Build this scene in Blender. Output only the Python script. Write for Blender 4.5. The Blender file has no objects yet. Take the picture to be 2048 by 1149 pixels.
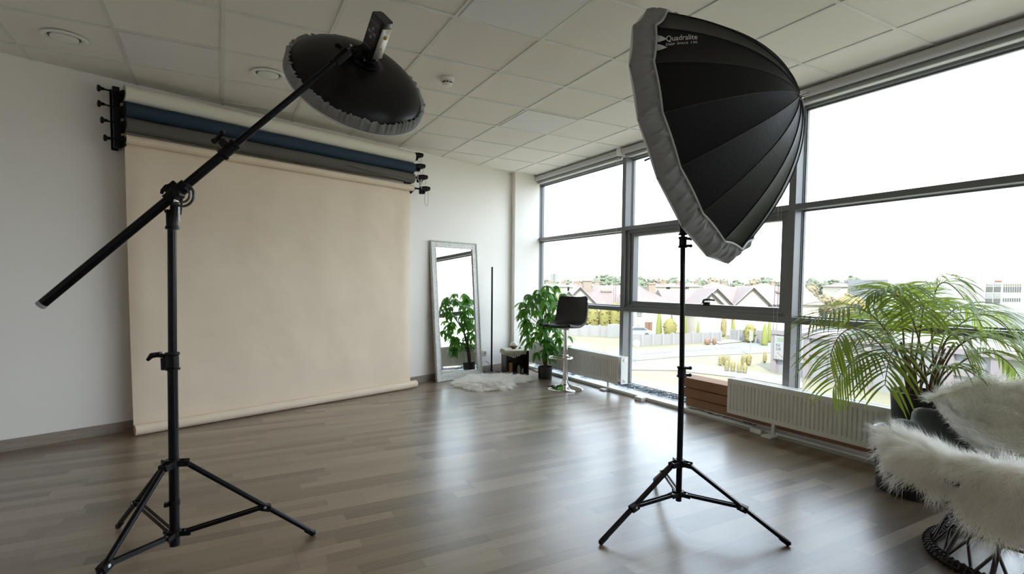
import bpy, math, random
import numpy as np
from mathutils import Vector, Matrix
from mathutils import noise as mnoise
random.seed(7); rng = np.random.default_rng(11)
PI = math.pi
SC = bpy.context.scene
COL = SC.collection

# ---------------------------------------------------------------- camera
HC = 1.2225; CEIL = 2.7935
F_PX, YAW, PITCH, ROLL, COY = 1055.39, .503700, -.054450, .008000, 50.6858
CF = Vector((math.sin(YAW)*math.cos(PITCH), math.cos(YAW)*math.cos(PITCH), math.sin(PITCH)))
_r = Vector((math.cos(YAW), -math.sin(YAW), 0)); _u = _r.cross(CF)
CR = _r*math.cos(ROLL) + _u*math.sin(ROLL)
CU = -_r*math.sin(ROLL) + _u*math.cos(ROLL)
cam = bpy.data.cameras.new('camera'); camo = bpy.data.objects.new('camera', cam); COL.objects.link(camo)
cam.sensor_width = 36; cam.lens = F_PX/2048*36; cam.shift_y = COY/2048
cam.clip_start = .05; cam.clip_end = 3000
M3 = Matrix((CR, CU, -CF)).transposed()
camo.matrix_world = Matrix.Translation((0, 0, HC)) @ M3.to_4x4()
SC.camera = camo

# ---------------------------------------------------------------- colour management, sky, sun
SC.view_settings.view_transform = 'Standard'; SC.view_settings.look = 'None'
SC.view_settings.gamma = 1.0; SC.view_settings.exposure = 1.36; SC.view_settings.use_curve_mapping = False
try:
    SC.cycles.use_denoising = True
    SC.cycles.max_bounces = 12; SC.cycles.diffuse_bounces = 8; SC.cycles.transparent_max_bounces = 24
    SC.cycles.sample_clamp_indirect = 6
except Exception: pass
SKY = 2.35; SUN = 4.2
W = bpy.data.worlds.new('sky'); SC.world = W; W.use_nodes = True
nt = W.node_tree; nt.nodes.clear()
def wn(t, **k):
    n = nt.nodes.new(t)
    for a, b in k.items(): setattr(n, a, b)
    return n
tc = wn('ShaderNodeTexCoord'); sp = wn('ShaderNodeSeparateXYZ'); nt.links.new(tc.outputs['Generated'], sp.inputs[0])
cr = wn('ShaderNodeValToRGB'); nt.links.new(sp.outputs['Z'], cr.inputs[0])
e = cr.color_ramp.elements; e[0].position = 0.0; e[0].color = (.50, .50, .50, 1); e[1].position = 1.0; e[1].color = (.55, .72, 1.0, 1)
x = e.new(.001); x.color = (.88, .93, 1.0, 1); x = e.new(.25); x.color = (.76, .86, 1.0, 1)
mp = wn('ShaderNodeMapping'); mp.inputs['Scale'].default_value = (1.2, 1.2, 4.5); nt.links.new(tc.outputs['Generated'], mp.inputs[0])
nz = wn('ShaderNodeTexNoise'); nz.inputs['Scale'].default_value = 2.2; nz.inputs['Detail'].default_value = 6; nt.links.new(mp.outputs[0], nz.inputs[0])
c2 = wn('ShaderNodeValToRGB'); nt.links.new(nz.outputs['Fac'], c2.inputs[0])
c2.color_ramp.elements[0].position = .42; c2.color_ramp.elements[0].color = (0, 0, 0, 1); c2.color_ramp.elements[1].position = .62; c2.color_ramp.elements[1].color = (.7, .7, .7, 1)
mx = wn('ShaderNodeMixRGB'); nt.links.new(c2.outputs[0], mx.inputs[0]); nt.links.new(cr.outputs[0], mx.inputs[1]); mx.inputs[2].default_value = (.93, .955, 1, 1)
bg = wn('ShaderNodeBackground'); bg.inputs['Strength'].default_value = SKY; nt.links.new(mx.outputs[0], bg.inputs[0])
ow = wn('ShaderNodeOutputWorld'); nt.links.new(bg.outputs[0], ow.inputs[0])
sun = bpy.data.lights.new('sun', 'SUN'); sun.energy = SUN; sun.angle = math.radians(.6); sun.color = (1, .95, .86)
suno = bpy.data.objects.new('sun', sun); COL.objects.link(suno)
suno.rotation_euler = Vector((.50, .62, -.62)).to_track_quat('-Z', 'Y').to_euler()

# ---------------------------------------------------------------- materials
MATS = {}
def mat(name, col, rough=.5, metal=0, **k):
    if name in MATS: return MATS[name]
    m = bpy.data.materials.new(name); m.use_nodes = True; MATS[name] = m
    b = m.node_tree.nodes['Principled BSDF']
    b.inputs['Base Color'].default_value = (*col, 1); b.inputs['Roughness'].default_value = rough; b.inputs['Metallic'].default_value = metal
    for a, v in k.items():
        if a in ('noise', 'bump', 'nscale', 'col2', 'stretch', 'transl'): continue
        b.inputs[a].default_value = v
    N, L = m.node_tree.nodes, m.node_tree.links
    if 'noise' in k or 'col2' in k:
        t = N.new('ShaderNodeTexCoord'); mp = N.new('ShaderNodeMapping'); L.new(t.outputs['Object'], mp.inputs[0])
        mp.inputs['Scale'].default_value = k.get('stretch', (1, 1, 1))
        n = N.new('ShaderNodeTexNoise'); n.inputs['Scale'].default_value = k.get('nscale', 8); n.inputs['Detail'].default_value = 5; L.new(mp.outputs[0], n.inputs[0])
        r_ = N.new('ShaderNodeValToRGB'); L.new(n.outputs['Fac'], r_.inputs[0])
        c2_ = k.get('col2', tuple(c*(1-k.get('noise', .1)) for c in col))
        r_.color_ramp.elements[0].color = (*c2_, 1); r_.color_ramp.elements[0].position = .35
        r_.color_ramp.elements[1].color = (*col, 1); r_.color_ramp.elements[1].position = .65
        L.new(r_.outputs[0], b.inputs['Base Color'])
        if 'bump' in k:
            bp = N.new('ShaderNodeBump'); bp.inputs['Strength'].default_value = k['bump']; bp.inputs['Distance'].default_value = .01
            L.new(n.outputs['Fac'], bp.inputs['Height']); L.new(bp.outputs[0], b.inputs['Normal'])
    if 'transl' in k:
        tr = N.new('ShaderNodeBsdfTranslucent'); tr.inputs[0].default_value = (*k['transl'][1], 1)
        ms = N.new('ShaderNodeMixShader'); ms.inputs[0].default_value = k['transl'][0]
        L.new(b.outputs[0], ms.inputs[1]); L.new(tr.outputs[0], ms.inputs[2]); L.new(ms.outputs[0], N['Material Output'].inputs[0])
    return m

WALL = mat('wall_paint', (.885, .85, .81), .75, noise=.015, nscale=300, bump=.04)
CTILE = mat('ceiling_tile', (.905, .865, .815), .9, col2=(.83, .79, .74), nscale=420, bump=.25)
CTEE = mat('ceiling_tee', (.74, .73, .70), .45)
CPANEL = mat('ceiling_smooth_panel', (.80, .80, .79), .55)
WHITE = mat('white_enamel', (.82, .82, .80), .35)
RAD = mat('radiator_enamel', (.76, .75, .71), .35)
PLAST = mat('white_plastic', (.85, .84, .80), .4)
ALU = mat('grey_window_frame', (.185, .190, .198), .32, noise=.1, nscale=500)
ALULIT = ALU
BLINDM = mat('blind_fabric', (.50, .50, .48), .7)
BLACK = mat('black_metal', (.0045, .004, .006), .26, **{'Specular IOR Level': .22})
BLACKP = mat('black_plastic', (.004, .0035, .0045), .38, **{'Specular IOR Level': .22})
CHROME = mat('chrome', (.86, .86, .87), .06, 1)
STEEL = mat('bright_steel', (.7, .7, .7), .25, 1)
DISH = mat('dish_black_paint', (.0045, .0042, .005), .36, **{'Specular IOR Level': .28})
SHELL = mat('softbox_black_cloth', (.0035, .0032, .0048), .46, **{'Specular IOR Level': .22}, noise=.3, nscale=60, bump=.1)
SILVERIN = mat('silver_lining', (.75, .75, .75), .3, .8)
SKIRT = mat('grey_diffuser_cloth', (.36, .36, .36), .75, transl=(.34, (.55, .55, .55)))
DIFF = mat('white_diffuser_cloth', (.8, .8, .8), .8, transl=(.45, (.8, .8, .8)))
PIPING = mat('grey_piping', (.36, .36, .35), .6)
PRINT = mat('white_print', (.75, .75, .75), .6)
GREYTAB = mat('grey_reflective_tab', (.45, .45, .44), .6)
PAPERW = mat('white_paper_roll', (.84, .80, .71), .8, noise=.02, nscale=6)
PAPERB = mat('navy_paper_roll', (.010, .032, .060), .75)
PAPERG = mat('grey_paper_roll', (.105, .095, .082), .8)
PAPER = mat('beige_backdrop_paper', (.78, .655, .51), .8, noise=.03, nscale=5, bump=.25)
CARD = mat('cardboard_core', (.42, .22, .09), .8)
BOXC = mat('brown_cardboard', (.30, .155, .085), .8, noise=.12, nscale=40)
MFRAME = mat('whitewashed_frame', (.78, .775, .75), .55, col2=(.55, .55, .52), nscale=60, bump=.35)
MIRR = mat('mirror_glass', (.93, .95, .95), .01, 1)
LEATH = mat('black_leather', (.012, .010, .010), .42, noise=.25, nscale=200, bump=.25)
WENGE = mat('dark_wenge_wood', (.040, .017, .012), .45, noise=.3, nscale=25, stretch=(1, 1, 8))
MACR = mat('cream_macrame', (.66, .62, .53), .85)
DWOOD = mat('walnut_base', (.20, .075, .025), .45)
SPICE = mat('copper_tin', (.42, .20, .055), .4, .2)
STONE = mat('grey_ceramic', (.42, .40, .37), .6, noise=.3, nscale=90)
POTB = mat('black_pot', (.018, .016, .018), .45)
SOIL = mat('soil', (.03, .02, .012), .95)
TRUNK = mat('trunk_bark', (.085, .045, .022), .8, noise=.4, nscale=50)
LEAFD = mat('pachira_leaf', (.045, .15, .022), .36, col2=(.025, .095, .018), nscale=6, transl=(.38, (.20, .50, .03)))
LEAFP = mat('palm_leaf', (.11, .17, .035), .38, col2=(.08, .13, .025), nscale=5, transl=(.42, (.40, .52, .06)))
STEM = mat('palm_stem', (.16, .15, .04), .5, col2=(.14, .06, .02), nscale=14)
RATT = mat('dark_rattan', (.035, .022, .018), .5, noise=.3, nscale=60)
VELV = mat('grey_velvet', (.042, .044, .048), .8, **{'Sheen Weight': .5, 'Sheen Roughness': .35})
PELT = mat('pelt_skin', (.88, .83, .76), .9)
FUR = mat('white_wool', (.97, .955, .925), .7, col2=(.94, .90, .83), nscale=4, transl=(.45, (.98, .97, .94)))
WIRE = mat('dark_string_wire', (.012, .03, .045), .4)
BRASSY = mat('brown_ledge_gap', (.20, .13, .06), .8, noise=.6, nscale=80)  # mottled brown filling the gap below the window ledge

def glass():
    m = bpy.data.materials.new('window_glass'); m.use_nodes = True; N, L = m.node_tree.nodes, m.node_tree.links; N.clear()
    t = N.new('ShaderNodeBsdfTransparent'); t.inputs[0].default_value = (.93, .955, .95, 1)
    g = N.new('ShaderNodeBsdfGlossy'); g.inputs['Roughness'].default_value = .0
    lw = N.new('ShaderNodeLayerWeight'); lw.inputs['Blend'].default_value = .5; pw = N.new('ShaderNodeMath'); pw.operation = 'POWER'; pw.inputs[1].default_value = 5; L.new(lw.outputs['Facing'], pw.inputs[0])
    f = N.new('ShaderNodeMath'); f.operation = 'MULTIPLY_ADD'; f.inputs[1].default_value = .6; f.inputs[2].default_value = .02; L.new(pw.outputs[0], f.inputs[0])
    mx_ = N.new('ShaderNodeMixShader'); o = N.new('ShaderNodeOutputMaterial')
    L.new(f.outputs[0], mx_.inputs[0]); L.new(t.outputs[0], mx_.inputs[1]); L.new(g.outputs[0], mx_.inputs[2]); L.new(mx_.outputs[0], o.inputs[0])
    return m
GLASS = glass()

def floor_mat():
    m = bpy.data.materials.new('striped_oak_floor'); m.use_nodes = True; N, L = m.node_tree.nodes, m.node_tree.links
    b = N['Principled BSDF']
    def math_(op, a, c=None):
        n = N.new('ShaderNodeMath'); n.operation = op
        for i, v in enumerate((a, c)):
            if v is None: continue
            if isinstance(v, (int, float)): n.inputs[i].default_value = v
            else: L.new(v, n.inputs[i])
        return n.outputs[0]
    t = N.new('ShaderNodeTexCoord'); s = N.new('ShaderNodeSeparateXYZ'); L.new(t.outputs['Object'], s.inputs[0])
    X, Y = s.outputs['X'], s.outputs['Y']
    row = math_('FLOOR', math_('DIVIDE', Y, .078))
    w1 = N.new('ShaderNodeTexWhiteNoise'); w1.noise_dimensions = '1D'; L.new(row, w1.inputs['W'])
    xo = math_('ADD', X, math_('MULTIPLY', w1.outputs['Value'], 7.0))
    cell = math_('FLOOR', math_('DIVIDE', xo, .62))
    cb = N.new('ShaderNodeCombineXYZ'); L.new(row, cb.inputs[0]); L.new(cell, cb.inputs[1])
    w2 = N.new('ShaderNodeTexWhiteNoise'); w2.noise_dimensions = '2D'; L.new(cb.outputs[0], w2.inputs['Vector'])
    # wide planks, three strips each, get a shared shift
    prow = math_('FLOOR', math_('DIVIDE', Y, .234))
    w3 = N.new('ShaderNodeTexWhiteNoise'); w3.noise_dimensions = '1D'; L.new(prow, w3.inputs['W'])
    px = math_('ADD', X, math_('MULTIPLY', w3.outputs['Value'], 5.0))
    pf = math_('FRACT', math_('DIVIDE', px, 1.24)); py = math_('FRACT', math_('DIVIDE', Y, .234))
    seam = math_('MAXIMUM', math_('LESS_THAN', pf, .0016), math_('LESS_THAN', py, .009))
    mp = N.new('ShaderNodeMapping'); mp.inputs['Scale'].default_value = (2.2, 34, 1); L.new(t.outputs['Object'], mp.inputs[0])
    ad = N.new('ShaderNodeVectorMath'); ad.operation = 'ADD'; L.new(mp.outputs[0], ad.inputs[0]); L.new(w2.outputs['Color'], ad.inputs[1])
    n1 = N.new('ShaderNodeTexNoise'); n1.inputs['Scale'].default_value = 2.6; n1.inputs['Detail'].default_value = 8; n1.inputs['Roughness'].default_value = .65; L.new(ad.outputs[0], n1.inputs[0])
    v = math_('ADD', math_('MULTIPLY', w2.outputs['Value'], .62), math_('MULTIPLY', n1.outputs['Fac'], .62))
    r_ = N.new('ShaderNodeValToRGB'); L.new(v, r_.inputs[0]); el = r_.color_ramp.elements
    el[0].position = .18; el[0].color = (.082, .051, .032, 1); el[1].position = 1.05; el[1].color = (.295, .222, .155, 1)
    a = el.new(.5); a.color = (.175, .124, .082, 1)
    mx_ = N.new('ShaderNodeMixRGB'); L.new(math_('MULTIPLY', seam, .6), mx_.inputs[0]); L.new(r_.outputs[0], mx_.inputs[1]); mx_.inputs[2].default_value = (.06, .04, .03, 1)
    L.new(mx_.outputs[0], b.inputs['Base Color'])
    rr = math_('ADD', math_('MULTIPLY', n1.outputs['Fac'], .12), .27); L.new(rr, b.inputs['Roughness'])
    b.inputs['Specular IOR Level'].default_value = .8; b.inputs['Coat Weight'].default_value = .45; b.inputs['Coat Roughness'].default_value = .26
    bp = N.new('ShaderNodeBump'); bp.inputs['Strength'].default_value = .12; bp.inputs['Distance'].default_value = .003; L.new(n1.outputs['Fac'], bp.inputs['Height']); L.new(bp.outputs[0], b.inputs['Normal'])
    return m
FLOORM = floor_mat()
BASEM = mat('oak_baseboard', (.33, .27, .225), .5, col2=(.25, .20, .165), nscale=9, stretch=(1, 1, 14))

# ---------------------------------------------------------------- mesh helpers
class MB:
    def __init__(s): s.v = []; s.f = []; s.m = []; s.M = None; s.mi = 0
    def V(s, p):
        p = Vector(p)
        if s.M is not None: p = s.M @ p
        s.v.append(tuple(p)); return len(s.v)-1
    def F(s, *i): s.f.append(tuple(i)); s.m.append(s.mi)
    def box(s, x0, y0, z0, x1, y1, z1):
        a = [s.V((x, y, z)) for z in (z0, z1) for y in (y0, y1) for x in (x0, x1)]
        for q in ((0, 2, 3, 1), (4, 5, 7, 6), (0, 1, 5, 4), (2, 6, 7, 3), (0, 4, 6, 2), (1, 3, 7, 5)): s.F(*[a[i] for i in q])
        return s
    def bar(s, p0, p1, w, h, up=(0, 0, 1)):
        p0, p1 = Vector(p0), Vector(p1); d = (p1-p0).normalized(); a = d.cross(Vector(up))
        if a.length < 1e-4: a = d.cross(Vector((1, 0, 0)))
        a.normalize(); b = a.cross(d)
        i = [s.V(p + a*(sx*w/2) + b*(sy*h/2)) for p in (p0, p1) for sx, sy in ((-1, -1), (1, -1), (1, 1), (-1, 1))]
        s.F(i[3], i[2], i[1], i[0]); s.F(i[4], i[5], i[6], i[7])
        for k in range(4): j = (k+1) % 4; s.F(i[k], i[j], i[4+j], i[4+k])
        return s
    def tube(s, pts, r, n=10, closed=False, cap=True):
        pts = [Vector(p) for p in pts]; m = len(pts); R = r if isinstance(r, (list, tuple)) else [r]*m
        rings = []; a = None
        for k in range(m):
            d = (pts[(k+1) % m]-pts[k-1]) if closed else (pts[min(k+1, m-1)]-pts[max(k-1, 0)])
            if d.length < 1e-9: d = Vector((0, 0, 1))
            d.normalize()
            if a is None: a = d.orthogonal().normalized()
            else:
                a = a - d*a.dot(d)
                a = a.normalized() if a.length > 1e-6 else d.orthogonal().normalized()
            b = d.cross(a)
            rings.append([s.V(pts[k] + (a*math.cos(2*PI*j/n) + b*math.sin(2*PI*j/n))*R[k]) for j in range(n)])
        for k in range(m if closed else m-1):
            A, B = rings[k], rings[(k+1) % m]
            for j in range(n): q = (j+1) % n; s.F(A[j], A[q], B[q], B[j])
        if cap and not closed: s.F(*rings[0][::-1]); s.F(*rings[-1])
        return s
    def cyl(s, p0, p1, r0, r1=None, n=20): return s.tube([p0, p1], [r0, r0 if r1 is None else r1], n)
    def lathe(s, prof, n=32, M=None, c=(0, 0, 0), cap=True, arc=None):
        o = s.M
        if M is not None: s.M = M if o is None else o @ M
        rings = []
        for r, z in prof: rings.append([s.V((c[0]+r*math.cos(2*PI*j/n), c[1]+r*math.sin(2*PI*j/n), c[2]+z)) for j in range(n)])
        for A, B in zip(rings, rings[1:]):
            for j in range(n): q = (j+1) % n; s.F(A[j], A[q], B[q], B[j])
        if cap:
            if prof[0][0] > 1e-4: s.F(*rings[0][::-1])
            if prof[-1][0] > 1e-4: s.F(*rings[-1])
        s.M = o; return s
    def grid(s, fn, nu, nv, cu=False):
        I = [[s.V(fn(i/(nu if cu else nu-1), j/(nv-1))) for j in range(nv)] for i in range(nu)]
        for i in range(nu if cu else nu-1):
            for j in range(nv-1): k = (i+1) % nu; s.F(I[i][j], I[k][j], I[k][j+1], I[i][j+1])
        return s
    def prism(s, pts, z0, z1):
        a = [s.V((x, y, z0)) for x, y in pts]; b = [s.V((x, y, z1)) for x, y in pts]; n = len(pts)
        s.F(*a[::-1]); s.F(*b)
        for k in range(n): j = (k+1) % n; s.F(a[k], a[j], b[j], b[k])
        return s
    def ball(s, c, r, n=12, sq=(1, 1, 1)):
        c = Vector(c)
        return s.grid(lambda u, v: c + Vector((r*sq[0]*math.sin(PI*v)*math.cos(2*PI*u), r*sq[1]*math.sin(PI*v)*math.sin(2*PI*u), -r*sq[2]*math.cos(PI*v))), n, n//2+1, True)
    def build(s, name, mats, parent=None, loc=None, bevel=0, smooth=True, ang=.7, sub=0, solid=0):
        me = bpy.data.meshes.new(name)
        if parent is not None: off = WL[parent.name]
        elif loc is not None: off = Vector(loc)
        else:
            xs = [p[0] for p in s.v]; ys = [p[1] for p in s.v]; zs = [p[2] for p in s.v]
            off = Vector(((min(xs)+max(xs))/2, (min(ys)+max(ys))/2, min(zs)))
        me.from_pydata([(p[0]-off.x, p[1]-off.y, p[2]-off.z) for p in s.v], [], s.f)
        for m in (mats if isinstance(mats, (list, tuple)) else [mats]): me.materials.append(m)
        if any(s.m): me.polygons.foreach_set('material_index', s.m)
        if smooth:
            me.polygons.foreach_set('use_smooth', [True]*len(me.polygons)); me.set_sharp_from_angle(angle=ang)
        me.update()
        o = bpy.data.objects.new(name, me); COL.objects.link(o)
        if parent is not None: o.parent = parent; WL[o.name] = off.copy()
        else: o.location = off; WL[o.name] = off.copy()
        if bevel:
            b = o.modifiers.new('bevel', 'BEVEL'); b.width = bevel; b.segments = 2; b.limit_method = 'ANGLE'; b.angle_limit = .7
        if sub:
            b = o.modifiers.new('sub', 'SUBSURF'); b.levels = sub; b.render_levels = sub
        if solid:
            b = o.modifiers.new('solid', 'SOLIDIFY'); b.thickness = solid; b.offset = 0
        return o
WL = {}
def tag(o, label=None, cat=None, group=None, kind=None):
    if label: o['label'] = label
    if cat: o['category'] = cat
    if group: o['group'] = group
    if kind: o['kind'] = kind
    return o
def thing(name, loc, label, cat, group=None):
    o = bpy.data.objects.new(name, None); o.empty_display_size = .1; COL.objects.link(o); o.location = loc; WL[o.name] = Vector(loc)
    return tag(o, label, cat, group)
def kids(o): return [c for c in list(COL.objects) if c.parent == o]
def copy_tree(o, parent=None):
    c = o.copy(); COL.objects.link(c); c.parent = parent; WL[c.name] = WL[o.name].copy()
    for k in kids(o): copy_tree(k, c)
    return c
def struct(mb, name, m, **k): return tag(mb.build(name, m, **k), kind='structure')
def bez(a, b, c, n): return [Vector(a)*(1-t)**2 + Vector(b)*2*t*(1-t) + Vector(c)*t*t for t in [i/(n-1) for i in range(n)]]
def catmull(P, n=8, closed=False):
    P = [Vector(p) for p in P]; out = []; m = len(P)
    for i in range(m if closed else m-1):
        a, b, c, d = (P[(i-1) % m], P[i], P[(i+1) % m], P[(i+2) % m]) if closed else (P[max(i-1, 0)], P[i], P[i+1], P[min(i+2, m-1)])
        for k in range(n):
            t = k/n; out.append(.5*((2*b)+(-a+c)*t+(2*a-5*b+4*c-d)*t*t+(-a+3*b-3*c+d)*t**3))
    if not closed: out.append(P[-1])
    return out
def frame(o, x, y, z):
    m = Matrix((Vector(x), Vector(y), Vector(z))).transposed().to_4x4(); m.translation = Vector(o); return m
def align(o, z, xhint=(1, 0, 0)):
    z = Vector(z).normalized(); x = Vector(xhint); x = x - z*x.dot(z)
    x = z.orthogonal() if x.length < 1e-5 else x
    x.normalize(); return frame(o, x, z.cross(x), z)
def text_mesh(body, size, font_scale_x=1.0, align_x='LEFT', extrude=0.0):
    cu = bpy.data.curves.new('t', 'FONT'); cu.body = body; cu.size = size; cu.align_x = align_x; cu.extrude = extrude; cu.resolution_u = 3
    o = bpy.data.objects.new('t', cu); COL.objects.link(o)
    dg = bpy.context.evaluated_depsgraph_get(); me = bpy.data.meshes.new_from_object(o.evaluated_get(dg))
    V = [(v.co.x*font_scale_x, v.co.y, v.co.z) for v in me.vertices]; Fc = [tuple(p.vertices) for p in me.polygons]
    bpy.data.objects.remove(o); bpy.data.curves.remove(cu); bpy.data.meshes.remove(me)
    return V, Fc
def add_text(mb, body, size, fn, sx=1.0, ax='LEFT'):
    V, Fc = text_mesh(body, size, sx, ax); b = len(mb.v)
    for v in V: mb.V(fn(v[0], v[1]))
    for f in Fc: mb.F(*[b+i for i in f])

KW, BW = .3404, 5.4504
_n = math.hypot(1, KW); WD = Vector((1/_n, KW/_n, 0)); WNv = Vector((KW/_n, -1/_n, 0))
WALLF = frame((0, BW, 0), WD, WNv, (0, 0, 1))        # local (along, off the wall into the room, z); mirrored but fine for placing
def WP(s, o, z): return WALLF @ Vector((s, o, z))
def winx(y, d=0): return 4.163 - .0081*y + d
WINF = frame((4.163, 0, 0), (1, 0, 0), (-.0081, 1, 0), (0, 0, 1))   # local (outward, along, z)

# ================================================================= SETTING
b = MB(); b.prism([(-3.6, -3.6), (4.4, -3.6), (4.32, 6.9), (-3.6, 6.9)], -.12, 0); struct(b, 'floor', FLOORM, loc=(0, 0, 0), smooth=False)
b = MB(); b.prism([(-3.6, -3.6), (4.4, -3.6), (4.32, 6.9), (-3.6, 6.9)], CEIL+.004, CEIL+.15); struct(b, 'ceiling', CTILE, loc=(0, 0, 0), smooth=False)
# ceiling grid tees
b = MB()
for i in range(-9, 5):
    x = 1.8425+.6*i; b.box(x-.012, -3.5, CEIL-.002, x+.012, min(6.75, BW+KW*x+.0), CEIL+.006)
for j in range(-11, 7):
    y = 2.975+.6*j; x0 = max(-3.5, (y-BW)/KW); b.box(x0, y-.012, CEIL-.0015, 4.12, y+.012, CEIL+.006)
struct(b, 'trim_1', CTEE, loc=(0, 0, 0), smooth=False)
def cell(name, u, v, label):
    x = 1.8425+.6*u; y = 2.975+.6*v
    r = thing(name, (x+.3, y+.3, CEIL), label, 'ceiling panel')
    MB().box(x+.012, y+.012, CEIL-.004, x+.588, y+.588, CEIL+.004).build('panel_face', CPANEL, r)
    f = MB()
    for a in ((.012, .012, .588, .022), (.012, .578, .588, .588), (.012, .022, .022, .578), (.578, .022, .588, .578)):
        f.box(x+a[0], y+a[1], CEIL-.006, x+a[2], y+a[3], CEIL-.003)
    f.build('panel_frame', CTEE, r)
cell('ceiling_light_panel', 1, 2, 'smooth square ceiling panel between the smoke detector and the window corner')
cell('ceiling_light_panel', -1, -1, 'smooth square ceiling panel at top middle above the smoke detector')
cell('ceiling_light_panel', -4, 2, 'smooth grey ceiling panel between the two round downlights')

def wall_seg(name, p0, p1, th=.15, z0=0, z1=CEIL+.02, side=1, m=WALL, kind='structure'):
    p0, p1 = Vector(p0), Vector(p1); d = (p1-p0).normalized(); n = Vector((-d.y, d.x))*side*th
    mb = MB(); mb.prism([(p0.x, p0.y), (p1.x, p1.y), (p1.x+n.x, p1.y+n.y), (p0.x+n.x, p0.y+n.y)], z0, z1)
    return tag(mb.build(name, m, loc=(p0.x, p0.y, 0), smooth=False), kind='structure')
yl = BW+KW*(-3.5)
wall_seg('wall_back', (-3.65, BW+KW*-3.65), (3.68, BW+KW*3.68))
wall_seg('wall_left', (-3.5, -3.5), (-3.5, yl+.1), side=1)
wall_seg('wall_front', (-3.6, -3.5), (4.32, -3.5), side=-1)
b = MB(); b.prism([(3.675, 6.600), (4.118, 6.665), (4.118, 6.80), (4.30, 6.80), (4.30, 6.95), (3.675, 6.95)], 0, CEIL+.01); struct(b, 'wall_corner', WALL, smooth=False)
# baseboards
b = MB(); b.M = WALLF; b.box(-3.6, 0, 0, 3.86, .016, .082); o = struct(b, 'baseboard_back', BASEM, smooth=False)
b = MB(); b.box(-3.5, -3.5, 0, -3.484, yl, .082); struct(b, 'baseboard_left', BASEM, smooth=False)
b = MB(); b.bar((3.68, 6.594, .041), (4.1, 6.655, .041), .012, .082); struct(b, 'baseboard_corner', BASEM, smooth=False)
b = MB(); b.box(-3.5, -3.5, 0, 4.1, -3.484, .082); struct(b, 'baseboard_front', BASEM, smooth=False)

# window wall: ledge, kerb
b = MB(); b.M = WINF; b.box(-.235, -3.5, .018, .17, 6.66, .036); struct(b, 'trim_2', WHITE, smooth=False)          # white ledge
b = MB(); b.M = WINF; b.box(-.25, -3.5, 0, -.232, 6.58, .017); struct(b, 'trim_3', mat('pale_edge_strip', (.42, .42, .38), .6), smooth=False)
b = MB(); b.M = WINF; b.box(-.231, -3.5, 0, -.20, 6.6, .018); struct(b, 'trim_4', BRASSY, smooth=False)
b = MB(); b.M = WINF; b.box(-.015, -3.5, CEIL-.10, .17, 6.8, CEIL+.01); struct(b, 'trim_5', WHITE, smooth=False)

MY = [6.78, 4.81, 2.74, .68, -1.38, -3.45]     # mullion centres
Z1, Z2 = (1.849, 1.895), (.912, .960)
GX = .115                                   # glass offset
for i, y in enumerate(MY):
    b = MB(); b.M = WINF; b.box(0, y-.03, .036, .15, y+.03, CEIL)
    b.box(.09, y-.036, .036, .14, y+.036, CEIL)
    struct(b, 'trim_%d' % (6+i), ALU, smooth=False, bevel=.002)
for i in range(5):
    y1, y0 = MY[i]-.03, MY[i+1]+.03
    root = bpy.data.objects.new('window_%d' % (i+1), None); COL.objects.link(root); root.location = (winx((y0+y1)/2), (y0+y1)/2, .036); WL[root.name] = root.location.copy(); root['kind'] = 'structure'
    b = MB(); b.M = WINF
    for z0, z1 in (Z1, Z2): b.box(.002, y0, z0, .13, y1, z1)
    b.box(.07, y0, CEIL-.12, .14, y1, CEIL-.08)
    fr = b.build('transom', ALU, root, smooth=False, bevel=.002)
    b = MB(); b.M = WINF; b.box(.085, y0, .036, .14, y1, .052); b.build('bottom_rail', WHITE, root, smooth=False)
    # thin gasket frames around each pane
    b = MB(); b.M = WINF
    panes = [(.048, Z2[0]), (Z2[1], Z1[0]), (Z1[1], CEIL-.12)]
    for k, (z0, z1) in enumerate(panes):
        if i == 1 and k == 1: continue
        for a in ((y0, z0, y0+.014, z1), (y1-.014, z0, y1, z1), (y0, z0, y1, z0+.012), (y0, z1-.012, y1, z1)):
            b.box(GX-.012, a[0], a[1], GX+.014, a[2], a[3])
    b.build('glazing_bead', STEEL if False else ALU, root, smooth=False)
    for k, (z0, z1) in enumerate(panes):
        c = .075 if (i == 1 and k == 1) else .006
        b = MB(); b.M = WINF; b.box(GX, y0+c, z0+c, GX+.008, y1-c, z1-c); b.build('pane', GLASS, root, smooth=False)
    if i == 1:
        z0, z1 = Z2[1], Z1[0]
        b = MB(); b.M = WINF
        for a in ((y0, z0, y0+.045, z1), (y1-.045, z0, y1, z1), (y0+.045, z0, y1-.045, z0+.03), (y0+.045, z1-.03, y1-.045, z1)):
            b.box(.03, a[0], a[1], .14, a[2], a[3])
        b.build('fixed_frame', ALU, root, smooth=False, bevel=.003)
        b = MB(); b.M = WINF
        for a in ((y0+.045, z0+.03, y0+.09, z1-.03), (y1-.09, z0+.03, y1-.045, z1-.03), (y0+.09, z0+.03, y1-.09, z0+.072), (y0+.09, z1-.072, y1-.09, z1-.03)):
            b.box(.055, a[0], a[1], .135, a[2], a[3])
        sh = b.build('sash', ALU, root, smooth=False, bevel=.003)
        b = MB(); b.M = WINF; yh = 3.62; zh = Z2[1]+.078
        b.box(.035, yh-.035, zh-.018, .056, yh+.035, zh+.018)
        b.tube(catmull([(.05, yh+.005, zh), (.012, yh+.005, zh+.01), (0, yh, zh+.035), (0, yh-.04, zh+.045), (0, yh-.13, zh+.04)], 4), .009, 8)
        b.build('handle', BLACKP, sh)
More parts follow.
